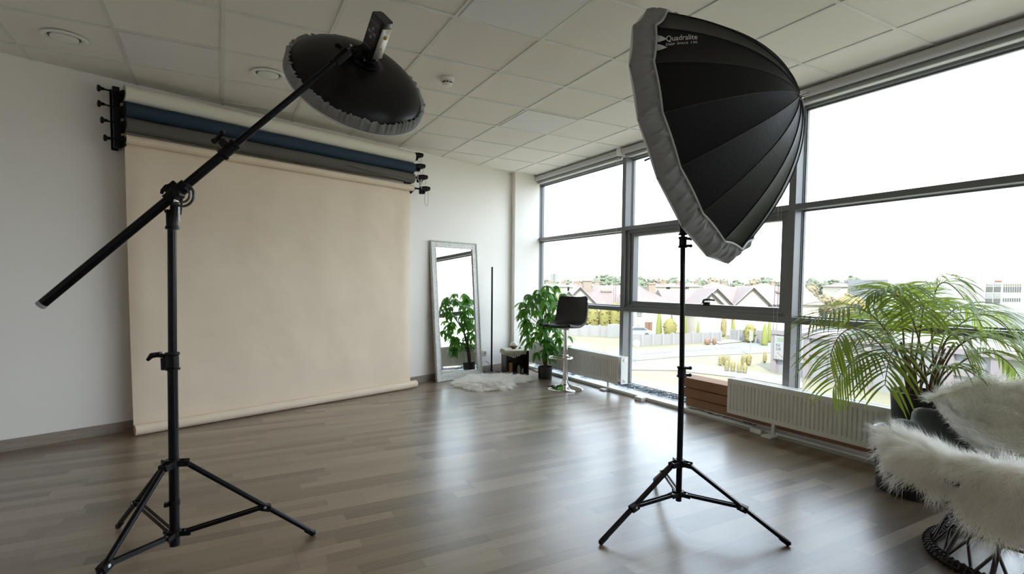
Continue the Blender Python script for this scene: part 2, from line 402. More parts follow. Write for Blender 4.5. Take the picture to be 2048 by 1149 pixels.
# roller blinds, one to each bay
for i in range(5):
    y1, y0 = MY[i]-(.02 if i else .10), MY[i+1]+.02
    nm = ['grey rolled-up roller blind above the far corner window bay', 'grey rolled-up roller blind above the middle window bay behind the big softbox',
          'grey rolled-up roller blind above the near window bay over the palm', 'grey rolled-up roller blind beyond the palm bay', 'grey rolled-up roller blind at the end of the window wall'][i]
    r = thing('roller_blind', (winx(y0, -.05), (y0+y1)/2, CEIL-.05), nm, 'window blind')
    b = MB(); b.M = WINF; b.cyl((-.055, y0+.02, CEIL-.045), (-.055, y1-.02, CEIL-.045), .034, n=20); b.build('tube', BLINDM, r)
    b = MB(); b.M = WINF; b.box(-.025, y0+.03, CEIL-.098, -.018, y1-.03, CEIL-.045); b.box(-.034, y0+.025, CEIL-.112, -.012, y1-.025, CEIL-.092); b.build('bottom_bar', mat('blind_bar', (.36, .36, .35), .4), r, smooth=False)
    for yy in (y0+.006, y1-.012):
        b = MB(); b.M = WINF; b.box(-.095, yy, CEIL-.085, -.012, yy+.008, CEIL); b.build('end_bracket', PLAST, r, smooth=False)
    zb = .86 if i == 1 else (1.02 if i == 0 else 1.0); yc = y0+.05
    b = MB(); b.M = WINF; P_ = [(-.03, yc, CEIL-.05), (-.032, yc+.004, 1.6), (-.035, yc+.002, zb+.06), (-.035, yc+.012, zb), (-.035, yc+.028, zb), (-.035, yc+.036, zb+.06), (-.032, yc+.03, 1.6), (-.03, yc+.03, CEIL-.05)]
    b.tube(catmull(P_, 4), .0018, 5); b.build('pull_chain', mat('steel_chain', (.5, .5, .48), .4, .5), r)

# downlights and smoke detector
def downlight(x, y, label):
    r = thing('ceiling_downlight', (x, y, CEIL), label, 'ceiling light', 'recessed round downlights')
    b = MB(); b.lathe([(.115, 0), (.122, -.004), (.118, -.010), (.098, -.012), (.088, -.004), (.086, .0)], 40, c=(x, y, CEIL), cap=False); b.build('trim_ring', PLAST, r)
    b = MB(); b.lathe([(0.001, -.0175), (.06, -.017), (.074, -.012), (.074, .0)], 36, c=(x, y, CEIL), cap=False); b.build('diffuser', PLAST, r)
    b = MB(); b.lathe([(.074, -.001), (.087, -.001)], 36, c=(x, y, CEIL), cap=False); b.build('gap_ring', mat('dark_gap', (.12, .11, .09), .6), r)
downlight(-.8575, 4.475, 'round recessed white downlight nearest the top left corner')
downlight(.3425, 4.475, 'round recessed white downlight just left of the black beauty dish')
r = thing('smoke_detector', (1.5525, 3.88, CEIL), 'small white smoke detector on a ceiling tile right of the beauty dish', 'smoke detector')
b = MB(); b.lathe([(.055, 0), (.055, -.018), (.050, -.024), (0.001, -.024)], 32, c=(1.5525, 3.88, CEIL)); b.build('base', PLAST, r)
b = MB(); b.lathe([(.036, -.023), (.036, -.038), (.040, -.040), (.036, -.056), (.012, -.060), (.001, -.060)], 28, c=(1.5525, 3.88, CEIL)); b.build('sensor_head', PLAST, r)
b = MB()
for k in range(10):
    a = 2*PI*k/10; b.M = Matrix.Translation((1.5525, 3.88, CEIL)) @ Matrix.Rotation(a, 4, 'Z'); b.box(.033, -.008, -.039, .0385, .008, -.029)
b.build('vent_slots', BLACKP, r, smooth=False)

# ================================================================= BACKDROP ROLLS
S0, S1 = -.722, 1.985
def roll(name, z, r, mt, label, core=True, o=.2, s0=S0, s1=S1, cat='backdrop roll', lapz=0):
    root = thing(name, WP((s0+s1)/2, o, z-r), label, cat)
    b = MB(); b.M = WALLF
    n = 40; m = 12
    # paper cylinder with a slight lap edge
    def f(u, v):
        a = 2*PI*u; rr = r*(1+.05*u) if u < 1 else r
        rr += .0012*math.sin(v*23+z*9) + .0008*math.sin(v*61)
        return (s0+(s1-s0)*v, o+rr*math.cos(a+.9), z+rr*math.sin(a+.9))
    b.grid(f, n, 24)
    for s_, dr in ((s0+.001, 1), (s1-.001, -1)):
        pass
    b.build('paper', mt, root, ang=.9)
    for s_ in (s0+.002, s1-.002):
        b = MB(); b.M = WALLF
        for k in range(5): b.tube([(s_, o+(r*.95-(r-.026)*k/5.)*math.cos(2*PI*j/28), z+(r*.95-(r-.026)*k/5.)*math.sin(2*PI*j/28)) for j in range(28)], (r-.026)/11, 6, closed=True)
        b.cyl((s_-.001, o, z), (s_+.001, o, z), r*.93, n=32)
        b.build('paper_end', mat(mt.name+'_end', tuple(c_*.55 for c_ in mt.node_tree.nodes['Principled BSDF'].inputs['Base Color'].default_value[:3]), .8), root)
    for s_ in (s0-.006, s1-.02):
        b = MB(); b.M = WALLF; b.cyl((s_, o, z), (s_+.026, o, z), .024, n=20); b.build('core_plug', BLACKP, root)
    return root
roll('backdrop_roll', 2.649, .060, PAPERW, 'rolled white paper backdrop, topmost of the four wall rolls')
roll('backdrop_roll', 2.530, .058, PAPERB, 'rolled navy blue paper backdrop under the white roll')
rg = roll('backdrop_roll', 2.416, .055, PAPERG, 'rolled dark grey paper backdrop between the navy roll and beige sheet')
b = MB(); b.M = WALLF     # loose flap of the grey paper at its right end
fl = [(1.12, .257, 2.405), (1.55, .262, 2.372), (1.80, .262, 2.358), (1.93, .258, 2.350), (1.93, .245, 2.362), (1.55, .252, 2.405), (1.2, .254, 2.415)]
ii = [b.V(p) for p in fl]; b.F(*ii); b.build('loose_flap', PAPERG, rg, solid=.001)
# beige sheet: top roll, hanging sheet, bottom roll on the floor
rt = thing('paper_backdrop', WP(.63, .2, 0), 'beige paper backdrop pulled down from wall rolls to the floor', 'backdrop')
ZT, RT, RB = 2.306, .034, .042
b = MB(); b.M = WALLF
def sheet(u, v):
    # v: 0 top .. 1 bottom, wrapped round the top roll's back and the bottom roll
    s = -.722+u*2.69
    z = (ZT-.006)*(1-v)+.052*v
    o = .168
    w = .0035*math.sin(u*31+2.2*math.sin(v*5))*math.exp(-v*1.2) + .0035*mnoise.noise(Vector((u*9, v*7, 3))) + .0022*mnoise.noise(Vector((u*22, v*17, 9)))
    e_ = min(u, 1-u); w += .020*max(0, 1-e_/.045)**2*(.35+.65*math.sin(PI*min(1, v*1.05)))*(-1 if u > .5 else -1)
    return (s, o+w+.004, z)
b.grid(sheet, 150, 110); b.build('hanging_sheet', PAPER, rt, ang=3)
for nm, z, rr, s0, s1, o_ in (('top_roll', ZT, RT, -.722, 1.985, .2), ('bottom_roll', RB+.001, RB, -.725, 2.015, .212)):
    b = MB(); b.M = WALLF
    b.grid(lambda u, v: (s0+(s1-s0)*v, o_+rr*math.cos(2*PI*u), z+rr*math.sin(2*PI*u)), 36, 12, True)
    b.grid(lambda u, v: (s0 if v < .5 else s0+.02, o_+(rr if v < .5 else rr*.8)*math.cos(2*PI*u), z+(rr if v < .5 else rr*.8)*math.sin(2*PI*u)), 36, 2, True)
    pr = b.build(nm, PAPER, rt, ang=.9)
    b = MB(); b.M = WALLF
    for q in (s0, s1): b.tube([(q, o_+(rr-.002)*math.cos(2*PI*j/28), z+(rr-.002)*math.sin(2*PI*j/28)) for j in range(28)], .002, 6, closed=True)
    b.cyl((s0+.008, o_, z), (s1-.008, o_, z), rr*.78, n=28)
    b.build('core', CARD, pr)
b = MB(); b.M = WALLF; b.grid(lambda u, v: (-.722+u*2.69, .2+(RT+.002)*math.cos(-PI*.5-1.0+v*1.9), ZT+(RT+.002)*math.sin(-PI*.5-1.0+v*1.9)), 2, 12)
b.build('sheet_lap', PAPER, rt, ang=3)

# bracket left: bar, hooks, knobs
def bracket(s, zs, side, label, z0, z1, bar_w=.045):
    root = thing('backdrop_bracket', WP(s, .05, z0), label, 'wall bracket')
    b = MB(); b.M = WALLF; b.box(s-bar_w/2, 0.001, z0, s+bar_w/2, .018, z1); b.box(s-bar_w/2, .085 if side < 0 else .0, z0, s+bar_w/2, .12 if side < 0 else .03, z1)
    if side < 0:
        for z in (z0+.03, z1-.03, (z0+z1)/2): b.box(s-.012, .01, z-.015, s+.012, .1, z+.015)
    b.build('bar', BLACKP, root, smooth=False, bevel=.003)
    for z in zs:
        b = MB(); b.M = WALLF
        pts = [(s-side*.02, .10, z-.05), (s-side*.02, .16, z-.055), (s-side*.02, .225, z-.02), (s-side*.02, .228, z+.012), (s-side*.02, .214, z-.008), (s-side*.02, .19, z-.02), (s-side*.02, .175, z+.0), (s-side*.02, .165, z+.03), (s-side*.02, .10, z+.035)]
        q = [(p[1], p[2]) for p in pts]
        i0 = [b.V((s-side*.026, *p)) for p in q]; i1 = [b.V((s-side*.040, *p)) for p in q]
        b.F(*i0); b.F(*i1[::-1])
        for k in range(len(q)): j = (k+1) % len(q); b.F(i0[k], i0[j], i1[j], i1[k])
        b.build('hook', BLACKP, root, smooth=False, bevel=.002)
    return root
ZR = [2.649, 2.530, 2.416, 2.306]
zk = [2.684, 2.570, 2.451, 2.320]; sk = [-.86, -.861, -.846, -.831]
bl = bracket(-.755, ZR, -1, 'black four-hook wall bracket holding the left ends of the paper rolls', 2.243, 2.71)
for k in range(4):
    z = zk[k]-.012; s = sk[k]
    b = MB(); b.M = WALLF; b.cyl((s+.02, .11, z), (-.72, .17, ZR[k]), .0065, n=10); b.cyl((s+.01, .108, z+.001), (s+.034, .113, z), .013, .010, n=14); e1 = b.build('expander_shaft', BLACK, bl)
    b = MB(); b.M = WALLF @ Matrix.Translation((s, .106, z)) @ Matrix.Rotation(PI/2, 4, 'Y')
    pr = [(.010, -.012), (.021, -.010), (.023, 0), (.021, .008), (.012, .014), (.010, .02)]
    b.lathe(pr, 18)
    for q in range(6): b.ball((.021*math.cos(q*PI/3), .021*math.sin(q*PI/3), -.001), .0065, 8)
    b.build('knob', BLACKP, e1)
b_r = bracket(2.02, ZR, 1, 'black four-hook wall bracket holding the right ends of the paper rolls', 2.262, 2.70, .03)
for k in range(4):
    z = [2.690, 2.570, 2.450, 2.322][k]; s = [2.03, 2.06, 2.095, 2.13][k]
    b = MB(); b.M = WALLF
    b.cyl((s-.03, .19, z-.012), (s+.045, .21, z), .032, n=20); b.cyl((s+.045, .21, z), (s+.075, .218, z+.004), .028, .025, n=20)
    b.tube([(s+.076, .218+.0185*math.cos(2*PI*j/16), z+.004+.0185*math.sin(2*PI*j/16)) for j in range(16)], .005, 6, closed=True)
    b.box(s-.035, .17, z-.065, s+.012, .215, z-.02)
    b.ball((s-.002, .225, z-.045), .016, 10)
    b.cyl((S1-.02, .2, ZR[k]), (s-.03, .19, z-.01), .011, n=10)
    ex = b.build('chain_expander', BLACKP, b_r)
    b = MB(); b.M = WALLF; l = [.05, .055, .055, .17][k]; q = s+.03
    loop = [(q-.02, .225, z-.03), (q-.026, .226, z-.03-l*.5), (q-.018, .227, z-.03-l*.9), (q, .228, z-.03-l), (q+.018, .227, z-.03-l*.9), (q+.026, .226, z-.03-l*.5), (q+.022, .225, z-.02)]
    b.tube(catmull(loop, 5), .0022, 5); b.build('bead_chain', mat('bead_chain_steel', (.30, .30, .27), .4, .6), ex)
b = MB(); b.M = WALLF
for k in range(4): b.cyl((2.075, .20, 2.345+k*.018), (2.075, .245, 2.352+k*.018), .006, n=8)
b.tube(catmull([(2.06, .22, 2.50), (2.04, .22, 2.42), (2.085, .22, 2.37), (2.09, .22, 2.31)], 6), .004, 6)
b.build('chain_sprocket', WHITE, b_r)

# ================================================================= STANDS
def tripod(root, P, feet, zc, zl, zfoot, legr, fr=.56, braces='single', flat=True):
    P = Vector((P[0], P[1], 0))
    for k, f in enumerate(feet):
        f = Vector((f[0], f[1], 0)); d = (f-P).normalized(); side = Vector((-d.y, d.x, 0))
        top = P + d*.045 + Vector((0, 0, zc)); end = f + Vector((0, 0, zfoot))
        b = MB()
        if flat: b.bar(top, end, legr*2, legr*1.7)
        else: b.cyl(top, end, legr, n=14)
        lg = b.build('leg', BLACK, root)
        b = MB(); b.ball(f+Vector((0, 0, zfoot+.001)), legr*1.08, 10); b.cyl(f+Vector((0, 0, .004)), f+(top-f).normalized()*.045+Vector((0, 0, .006)), legr*.9, legr*1.14, n=12); b.build('foot_cap', BLACKP, lg)
        j = top.lerp(end, fr); lo = P + d*.04 + Vector((0, 0, zl))
        b = MB()
        for sgn in (-1, 1): b.bar(lo+side*sgn*.010, j+side*sgn*.010, .0045, .016)
        b.build('brace', BLACK, root)
        for q_, r_ in ((j, .0070), (lo, .006), (top, .006)): b = MB(); b.cyl(q_-side*.019, q_+side*.019, r_, n=10); b.build('rivet', STEEL, root)
        b = MB(); b.bar(j-d*.022+Vector((0, 0, .002)), j+d*.022-Vector((0, 0, .012)), .034, .03); b.build('leg_joint', BLACKP, root, bevel=.003)
    for z, hh in ((zc, .036), (zl, .028)):
        b = MB(); b.lathe([(.0235, -hh/2), (.0275, -hh/2), (.0275, hh/2), (.0235, hh/2)], 24, c=(P.x, P.y, z))
        for f in feet:
            f = Vector((f[0], f[1], 0)); d = (f-P).normalized(); side = Vector((-d.y, d.x, 0))
            for sgn in (-1, 1): b.bar(P+side*sgn*.0165+d*.015+Vector((0, 0, z)), P+side*sgn*.0165+d*.062+Vector((0, 0, z-.004)), .006, hh*.72)
        b.build('collar', BLACKP, root, bevel=.002)
def clamp(root, P, z, r, dirv, name='clamp', big=False):
    P = Vector((P[0], P[1], z)); d = Vector(dirv).normalized(); s = Vector((-d.y, d.x, 0)); h = .075 if big else .055
    b = MB(); b.lathe([(r+.003, -h/2), (r+.0105, -h/2), (r+.0105, -h/2+.008), (r+.006, -h/2+.010), (r+.006, h/2-.012), (r+.0095, h/2-.010), (r+.0095, h/2), (r+.002, h/2)], 24, c=tuple(P))
    if big:
        b.bar(P+d*(r-.005)-Vector((0, 0, .012)), P+d*(r+.026)-Vector((0, 0, .012)), .022, .052)
    else:
        for q in (-.018, .018): b.bar(P+d*(r)+Vector((0, 0, q)), P+d*(r+.024)+Vector((0, 0, q)), .016, .013)
    c = b.build(name, BLACKP, root, bevel=.0015)
    b = MB()
    if big:
        b.cyl(P+d*(r+.01)+Vector((0, 0, .022)), P+d*(r+.055)+Vector((0, 0, .026)), .009, n=12)
        b.tube([P+d*(r+.03)+Vector((0, 0, .030)), P+d*(r+.07)+Vector((0, 0, .024)), P+d*(r+.088)+Vector((0, 0, .004))], [.011, .012, .007], 8)
        b.bar(P+d*(r+.048)-s*.016+Vector((0, 0, .030)), P+d*(r+.048)+s*.016+Vector((0, 0, .030)), .012, .006)
    else:
        b.ball(P+d*(r+.028)+Vector((0, 0, .018)), .010, 10); b.ball(P+d*(r+.028)-Vector((0, 0, .018)), .009, 10)
    b.build('lever', BLACKP, c)
    return c

# softbox stand
PS = (2.055, 1.925)
ls = thing('light_stand', (PS[0], PS[1], 0), 'black tripod light stand carrying the large octagonal softbox', 'light stand')
tripod(ls, PS, [(1.536, 1.909), (2.315, 1.485), (2.33, 2.38)], .305, .145, .012, .0095, .56)
b = MB(); b.cyl((*PS, .105), (*PS, .80), .0148, n=24); b.build('lower_pole', BLACK, ls)
b = MB(); b.cyl((*PS, .79), (PS[0]-.016, PS[1], 1.45), .0125, n=24); b.build('middle_pole', BLACK, ls)
b = MB(); b.cyl((PS[0]-.016, PS[1], 1.43), (PS[0]-.02, PS[1], 1.86), .0105, n=24); b.build('upper_pole', BLACK, ls)
clamp(ls, PS, .780, .0145, CR); clamp(ls, (PS[0]-.016, PS[1]), 1.437, .0125, CR)
clamp(ls, (PS[0]-.018, PS[1]), 1.50, .0105, CR, 'top_clamp')
# beauty dish stand with boom
PB = (-.198, 2.66)
bs = thing('boom_stand', (PB[0], PB[1], 0), 'tall black tripod boom stand with a slanted arm in front of the beige backdrop', 'boom stand')
tripod(bs, PB, [(.368, 2.638), (-.469, 3.164), (-.505, 2.176)], .437, .128, .012, .0115, .60, flat=False)
b = MB(); b.cyl((*PB, .075), (PB[0]+.010, PB[1], .885), .0195, n=28); b.build('lower_column', BLACK, bs)
b = MB(); b.cyl((PB[0]+.010, PB[1], .87), (PB[0]+.022, PB[1], 1.50), .0170, n=28); b.build('upper_column', BLACK, bs)
b = MB(); b.lathe([(.02, -.01), (.022, -.01), (.022, .012), (.02, .012)], 20, c=(PB[0]+.003, PB[1], .262)); b.box(PB[0]-.034, PB[1]-.02, .255, PB[0]-.018, PB[1], .272); b.build('lower_ring', BLACKP, bs)
clamp(bs, (PB[0]+.010, PB[1]), .880, .0185, -CR, 'column_clamp', True)
b = MB(); b.lathe([(.018, -.04), (.026, -.04), (.026, -.028), (.022, -.026), (.022, .026), (.027, .030), (.027, .04), (.016, .04)], 24, c=(PB[0]+.022, PB[1], 1.48)); b.build('top_socket', BLACKP, bs)
CAM = Vector((0, 0, HC))
def onplane_y(px, py, Y):
    d = CF + CR*((px-1024)/F_PX) + CU*((574.5+COY-py)/F_PX); return CAM + d*(Y/d.y)
def dep(px, py, t): return CAM + (CF + CR*((px-1024)/F_PX) + CU*((574.5+COY-py)/F_PX))*t
E0 = onplane_y(85, 608, 2.73); E1 = onplane_y(690, 108, 2.44)
BD = (E1-E0).normalized()
def onb(s): return E0 + BD*s
LB = (E1-E0).length
PIV = min((onb(q/200*LB) for q in range(200)), key=lambda p: (((p-CAM).dot(CR)/(p-CAM).dot(CF)*F_PX+1024)-355)**2) ; tc_ = min((q/400*LB for q in range(400)), key=lambda q: (((onb(q)-CAM).dot(CR)/(onb(q)-CAM).dot(CF)*F_PX+1024)-460)**2)
b = MB(); b.cyl(onb(0), onb(tc_), .0185, n=24); arm = b.build('boom_arm', BLACK, bs)
b = MB(); b.cyl(onb(-.012), onb(0.004), .0188, n=24); b.build('end_plug', mat('grey_plug', (.35, .35, .35), .5), arm)
b = MB(); b.cyl(onb(tc_-.05), onb(LB-.03), .0135, n=24); b.build('boom_extension', BLACK, bs)
Mb = align(onb(tc_), BD, CU)
b = MB(); b.M = Mb; b.lathe([(.018, -.045), (.024, -.045), (.026, -.04), (.026, -.03), (.022, -.028), (.022, .02), (.026, .022), (.026, .035), (.015, .037)], 24)
bc = b.build('boom_clamp', BLACKP, bs)
b = MB(); b.M = Mb; b.box(.018, -.012, -.018, .045, .012, .014); b.cyl((.045, 0, 0), (.058, 0, 0), .007, n=10); b.bar((.062, -.004, -.028), (.068, .004, .030), .014, .012); b.ball((.064, 0, -.024), .012, 8); b.ball((.068, 0, .026), .012, 8); b.build('clamp_knob', BLACKP, bc)
# pivot: sleeve over boom, slotted arc plate, yoke down to socket
Mp = frame(PIV, BD, (CF.cross(BD)).normalized(), BD.cross(CF.cross(BD)).normalized())
b = MB(); b.M = align(PIV, BD, CU); b.lathe([(.0195, -.05), (.026, -.05), (.026, .05), (.0195, .05)], 24); b.box(.018, -.013, -.03, .042, .013, .025); b.tube([(.036, 0, 0), (.044, 0, -.014), (.042, 0, -.036), (.035, 0, -.048)], [.011, .010, .008, .006], 8)
b.build('boom_sleeve', BLACKP, bs)
toc = -CF
pc = PIV + CR*.028 - CU*.012 + toc*.012
arcp = [pc + CR*(.040*math.cos(a)) + CU*(.040*math.sin(a)) for a in [math.radians(q) for q in range(-150, 66, 12)]]
b = MB()
for rr in (.048, .031):
    P_ = [pc + CR*(rr*math.cos(math.radians(q))) + CU*(rr*math.sin(math.radians(q))) for q in range(-160, 71, 10)]
    for a_, c_ in zip(P_, P_[1:]): b.bar(a_, c_, .0075 if rr > .04 else .006, .008, up=CF)
for q in (-160, 70):
    P_ = [pc + CR*(.0395*math.cos(math.radians(q))) + CU*(.0395*math.sin(math.radians(q))) + (CR*math.cos(t) + CU*math.sin(t))*.0085 for t in [2*PI*k/12 for k in range(12)]]
    b.tube(P_, .0035, 6, closed=True)
b.build('tilt_plate', mat('tilt_plate_grey', (.05, .05, .05), .35, .5), bs)
b = MB(); b.bar(pc-CR*.018-CU*.004, Vector((PB[0]+.030, PB[1]-.02, 1.47)), .007, .026, up=CF); b.bar(pc-CR*.002-CU*.015, Vector((PB[0]+.052, PB[1]-.02, 1.50)), .006, .012, up=CF)
b.cyl((PB[0]+.024, PB[1], 1.50), (PB[0]+.030, PB[1]-.005, 1.555), .012, n=16); b.cyl(pc-CR*.012-toc*.02, pc-CR*.012+toc*.022, .014, n=16)
b.build('yoke', BLACKP, bs, bevel=.002)
b = MB(); b.cyl(pc-CR*.012-CU*.03-toc*.0, pc-CR*.012-CU*.03+toc*.028, .006, n=10); b.bar(Vector((PB[0]+.048, PB[1]-.022, 1.475)), pc-CR*.006-CU*.038+toc*.012, .003, .010, up=CF); b.build('tilt_bolt', CHROME, bs)

# ================================================================= BEAUTY DISH + FLASH
th, ph = 3.005, .645
DA = Vector((math.cos(ph)*math.sin(th), math.cos(ph)*math.cos(th), math.sin(ph))); DC = Vector((.627, 2.809, 2.216))
MD = align(DC, DA, CU)
bd = thing('beauty_dish', DC+DA*.16, 'round black beauty dish reflector hanging from the boom arm near the ceiling', 'light reflector')
prof = []
for k in range(15):
    a = PI/2*k/14; prof.append((.066+(.338-.066)*math.cos(a)**.92, .015+.135*math.sin(a)))
b = MB(); b.M = MD; b.lathe([(.338, .0)] + prof + [(.062, .16), (.05, .16)], 72, cap=False); b.build('reflector', DISH, bd, ang=1.2, solid=.002)
b = MB(); b.M = MD
def band(u, v):
    a = 2*PI*u; wr = (.006*math.sin(a*61+3*math.sin(a*7))+.005*math.sin(a*97+2)+.004*math.sin(a*37))*v
    r = .350-.008*v**2+wr*.9; z = .005+.058*v + .004*math.sin(a*9)*v
    if v > .93: r -= .006
    return (r*math.cos(a), r*math.sin(a), z)
b.grid(band, 360, 9, True); b.build('diffuser_band', SKIRT, bd, ang=3)
b = MB(); b.M = MD; b.tube([(.351*math.cos(2*PI*j/72), .351*math.sin(2*PI*j/72), .003) for j in range(72)], .004, 6, closed=True); b.build('rim_piping', mat('light_piping', (.6, .6, .6), .6), bd)
b = MB(); b.M = MD; b.lathe([(.001, -.002), (.2, -.002), (.349, .002)], 64, cap=False); b.build('diffuser_sock', DIFF, bd)
b = MB(); b.M = MD; b.lathe([(.052, .150), (.070, .151), (.076, .156), (.076, .163), (.066, .168), (.05, .172)], 40); b.build('speed_ring', BLACK, bd)
fl = thing('studio_flash', DC+DA*.18, 'black battery studio flash with silver side mounted on the beauty dish', 'studio flash')
# body: box along the dish axis
A35 = math.radians(8)
fx0 = (DA.cross(CF)).normalized()
if fx0.dot(CR) < 0: fx0 = -fx0
ft = DA.cross(fx0).normalized(); ft = -ft if ft.dot(CF) > 0 else ft
fx = (fx0*math.cos(A35)+ft*math.sin(A35)).normalized(); fy = DA.cross(fx).normalized()
MF = frame(DC + DA*.168 + CR*.012, fx, fy, DA)
b = MB(); b.M = MF
wx_, wy_, h0, h1 = .044, .036, .030, .222
b.prism([(-wx_, -wy_+.012), (-wx_+.010, -wy_), (wx_-.010, -wy_), (wx_, -wy_+.012), (wx_, wy_-.012), (wx_-.010, wy_), (-wx_+.010, wy_), (-wx_, wy_-.012)], h0, h1)
b.build('body', mat('flash_gloss_black', (.012, .011, .013), .28), fl, bevel=.004)
b = MB(); b.M = MF; b.lathe([(.048, -.005), (.05, .0), (.05, .012), (.042, .018), (.042, .045), (.03, .046)], 32); b.build('mount_barrel', BLACK, fl)
# decide which faces look to the camera: black print face and silver face
def facing(v): return (MF.to_3x3() @ Vector(v)).normalized().dot((CAM-MF.translation).normalized())
fcs = sorted([(facing(v), v) for v in ((1, 0, 0), (-1, 0, 0), (0, 1, 0), (0, -1, 0))], key=lambda t: -t[0])[:2]
fcs.sort(key=lambda t: (MF.to_3x3() @ Vector(t[1])).dot(CR))
vl, vr = Vector(fcs[0][1]), Vector(fcs[1][1])
def face_map(v, w, hgt):
    half = Vector((wx_, wy_, 0)); off = abs(v.x)*wx_+abs(v.y)*wy_
    t = Vector((0, 0, 1)).cross(v); 
    if (MF.to_3x3() @ t).dot(CR) < 0: t = -t
    return lambda x, y: MF @ (v*(off+.0012) + t*x + Vector((0, 0, y)))
b = MB(); g = face_map(vr, 0, 0); i_ = [b.V(g(*p)) for p in ((-.030, h0+.008), (.030, h0+.008), (.030, h1-.03), (-.030, h1-.03))]; b.F(*i_); b.build('silver_panel', mat('silver_flash_side', (.62, .60, .54), .4, .4), fl, solid=.002)
b = MB(); i_ = [b.V(g(*p)) for p in ((-.004, .10), (.012, .10), (.012, .118), (-.004, .118))]; b.F(*i_); b.ball(g(.002, .09), .005, 8); b.ball(g(.004, .15), .012, 8, (1, 1, 1)); b.build('socket', mat('amber_socket', (.6, .3, .05), .4), fl)
g = face_map(vl, 0, 0); b = MB()
for cx_, cy_ in ((0, .165), (0, .125), (-.017, .145), (.017, .145)):
    q = [b.V(g(cx_+.0085*math.cos(2*PI*k/10), cy_+.0085*math.sin(2*PI*k/10))) for k in range(10)]; b.F(*q)
q0 = [(g(.0065*math.cos(2*PI*k/12), .145+.0065*math.sin(2*PI*k/12))) for k in range(12)]; b.tube(q0, .0014, 4, closed=True)
b.build('button_pad', mat('button_grey', (.30, .29, .31), .5), fl, solid=.001)
b = MB(); add_text(b, 'Quadralite', .014, lambda x, y: g(-.034+x, .188+y), 1.0); [b.F(*[b.V(g(x0+dx, .075+dy)) for dx, dy in ((0, 0), (.011, 0), (.011, .004), (0, .004))]) for x0 in (-.030, -.016, -.002, .012)]; b.build('lettering', mat('dim_print', (.25, .25, .26), .6), fl)
# tilt bracket from dish to boom
br = MB(); hub = DC + DA*.165 + CR*.012
br.bar(hub + CR*.0 - CU*.0, hub - CR*.085 + CU*.030, .05, .022, up=CF); br.cyl(hub-CR*.045+CU*.02-toc*.0, hub-CR*.045+CU*.02+toc*.05, .028, n=20)
br.bar(hub-CR*.11+CU*.035, hub-CR*.03+CU*.055, .03, .03, up=CF); br.cyl(E1-BD*.06, E1+BD*.02, .021, n=18); br.bar(E1, hub-CR*.09+CU*.045, .03, .028, up=CF); br.bar(hub-CR*.03+CU*.055, hub+CR*.01+CU*.08, .03, .03, up=CF)
br.build('tilt_bracket', BLACKP, fl, bevel=.004)
br = MB(); br.ball(hub-CR*.055+CU*.018+toc*.05, .015, 10); br.cyl(E1-BD*.02+CU*.02, E1-BD*.03+CU*.05-CR*.005, .006, n=8); br.ball(E1-BD*.03+CU*.055-CR*.005, .018, 10, (1, 1, .7)); br.ball(E1-BD*.055-CU*.0+CR*-.02, .013, 8); br.cyl(hub+CR*.03+CU*.045, hub+CR*.055+CU*.05, .006, n=8); br.ball(hub+CR*.058+CU*.05, .014, 10, (.7, 1, 1.3)); br.build('bracket_knob', BLACKP, fl)
br = MB(); br.ball(hub-CR*.062+CU*.032+toc*.075, .007, 8); br.ball(hub+CR*.055-CU*.03+toc*.06, .005, 8); br.ball(hub+CR*.0-CU*.035+toc*.07, .004, 8); br.build('bracket_screw', CHROME, fl)

# ================================================================= SOFTBOX
th, ph = 2.784, .236
SA = Vector((math.cos(ph)*math.sin(th), math.cos(ph)*math.cos(th), math.sin(ph))); SCN = Vector((2.121, 1.932, 1.962)); SD, SR = .481, .65
e1 = SA.cross(Vector((0, 0, 1))).normalized(); e2 = e1.cross(SA)
A0 = 1.084
def rib(k, h):
    a = A0 - k*PI/8; r = SR*math.sqrt(max(0, 1-h))*(1-.0*h) if h < 1 else 0
    return SCN + (e1*math.cos(a)+e2*math.sin(a))*r + SA*(SD*h)
def shell(kf, h, off=0):
    k = math.floor(kf); t = kf-k
    p = rib(k, h).lerp(rib(k+1, h), t)
    sag = math.sin(PI*t)*.012*math.sqrt(max(0, 1-h))
    ax = SCN + SA*(SD*h); d = (p-ax)
    if d.length > 1e-6: p = p - d.normalized()*sag
    if off:
        a = A0-(kf)*PI/8; nrm = (e1*math.cos(a)+e2*math.sin(a)) + SA*(.5*SR/SD/max(.3, math.sqrt(max(.02, 1-h)))*1.0)
        p = p + nrm.normalized()*off
    return p
sb = thing('softbox', SCN, 'huge black parabolic softbox with a grey gathered edge on a light stand', 'softbox')
hs = [0]+[1-(1-i/26)**2 for i in range(1, 27)]
b = MB()
for k in range(16):
    b.grid(lambda u, v: shell(k+min(u, .99999), hs[int(round(v*26))]), 7, 27)
b.build('shell', SHELL, sb, ang=.25)
b = MB()
for k in range(16): b.tube([shell(k, h, .0015) for h in hs[:-1]], .0022, 5)
b.build('seams', mat('seam_black', (.012, .012, .016), .5), sb)
b = MB()
for k in range(16): b.tube([shell(k, h, -.012) for h in hs], .003, 6)
b.build('ribs', STEEL, sb)
b = MB()
def skirt(u, v):
    kf = u*16; h = .165*v
    wr = (.008*math.sin(kf*19+2*math.sin(kf*3)+v*3)+.007*math.sin(kf*31+1-v*4)+.005*math.sin(kf*47+v*6))*min(1, v*1.5)*(1-.4*v)
    return shell(kf, h, .006+max(0, wr)+.006*math.sin(PI*v))
b.grid(skirt, 640, 14, True); b.build('diffuser_skirt', SKIRT, sb, ang=.35)
b = MB(); b.tube([shell(k/8, .165, .010) for k in range(128)], .0058, 6, closed=True); b.build('elastic_piping', PIPING, sb)
b = MB()
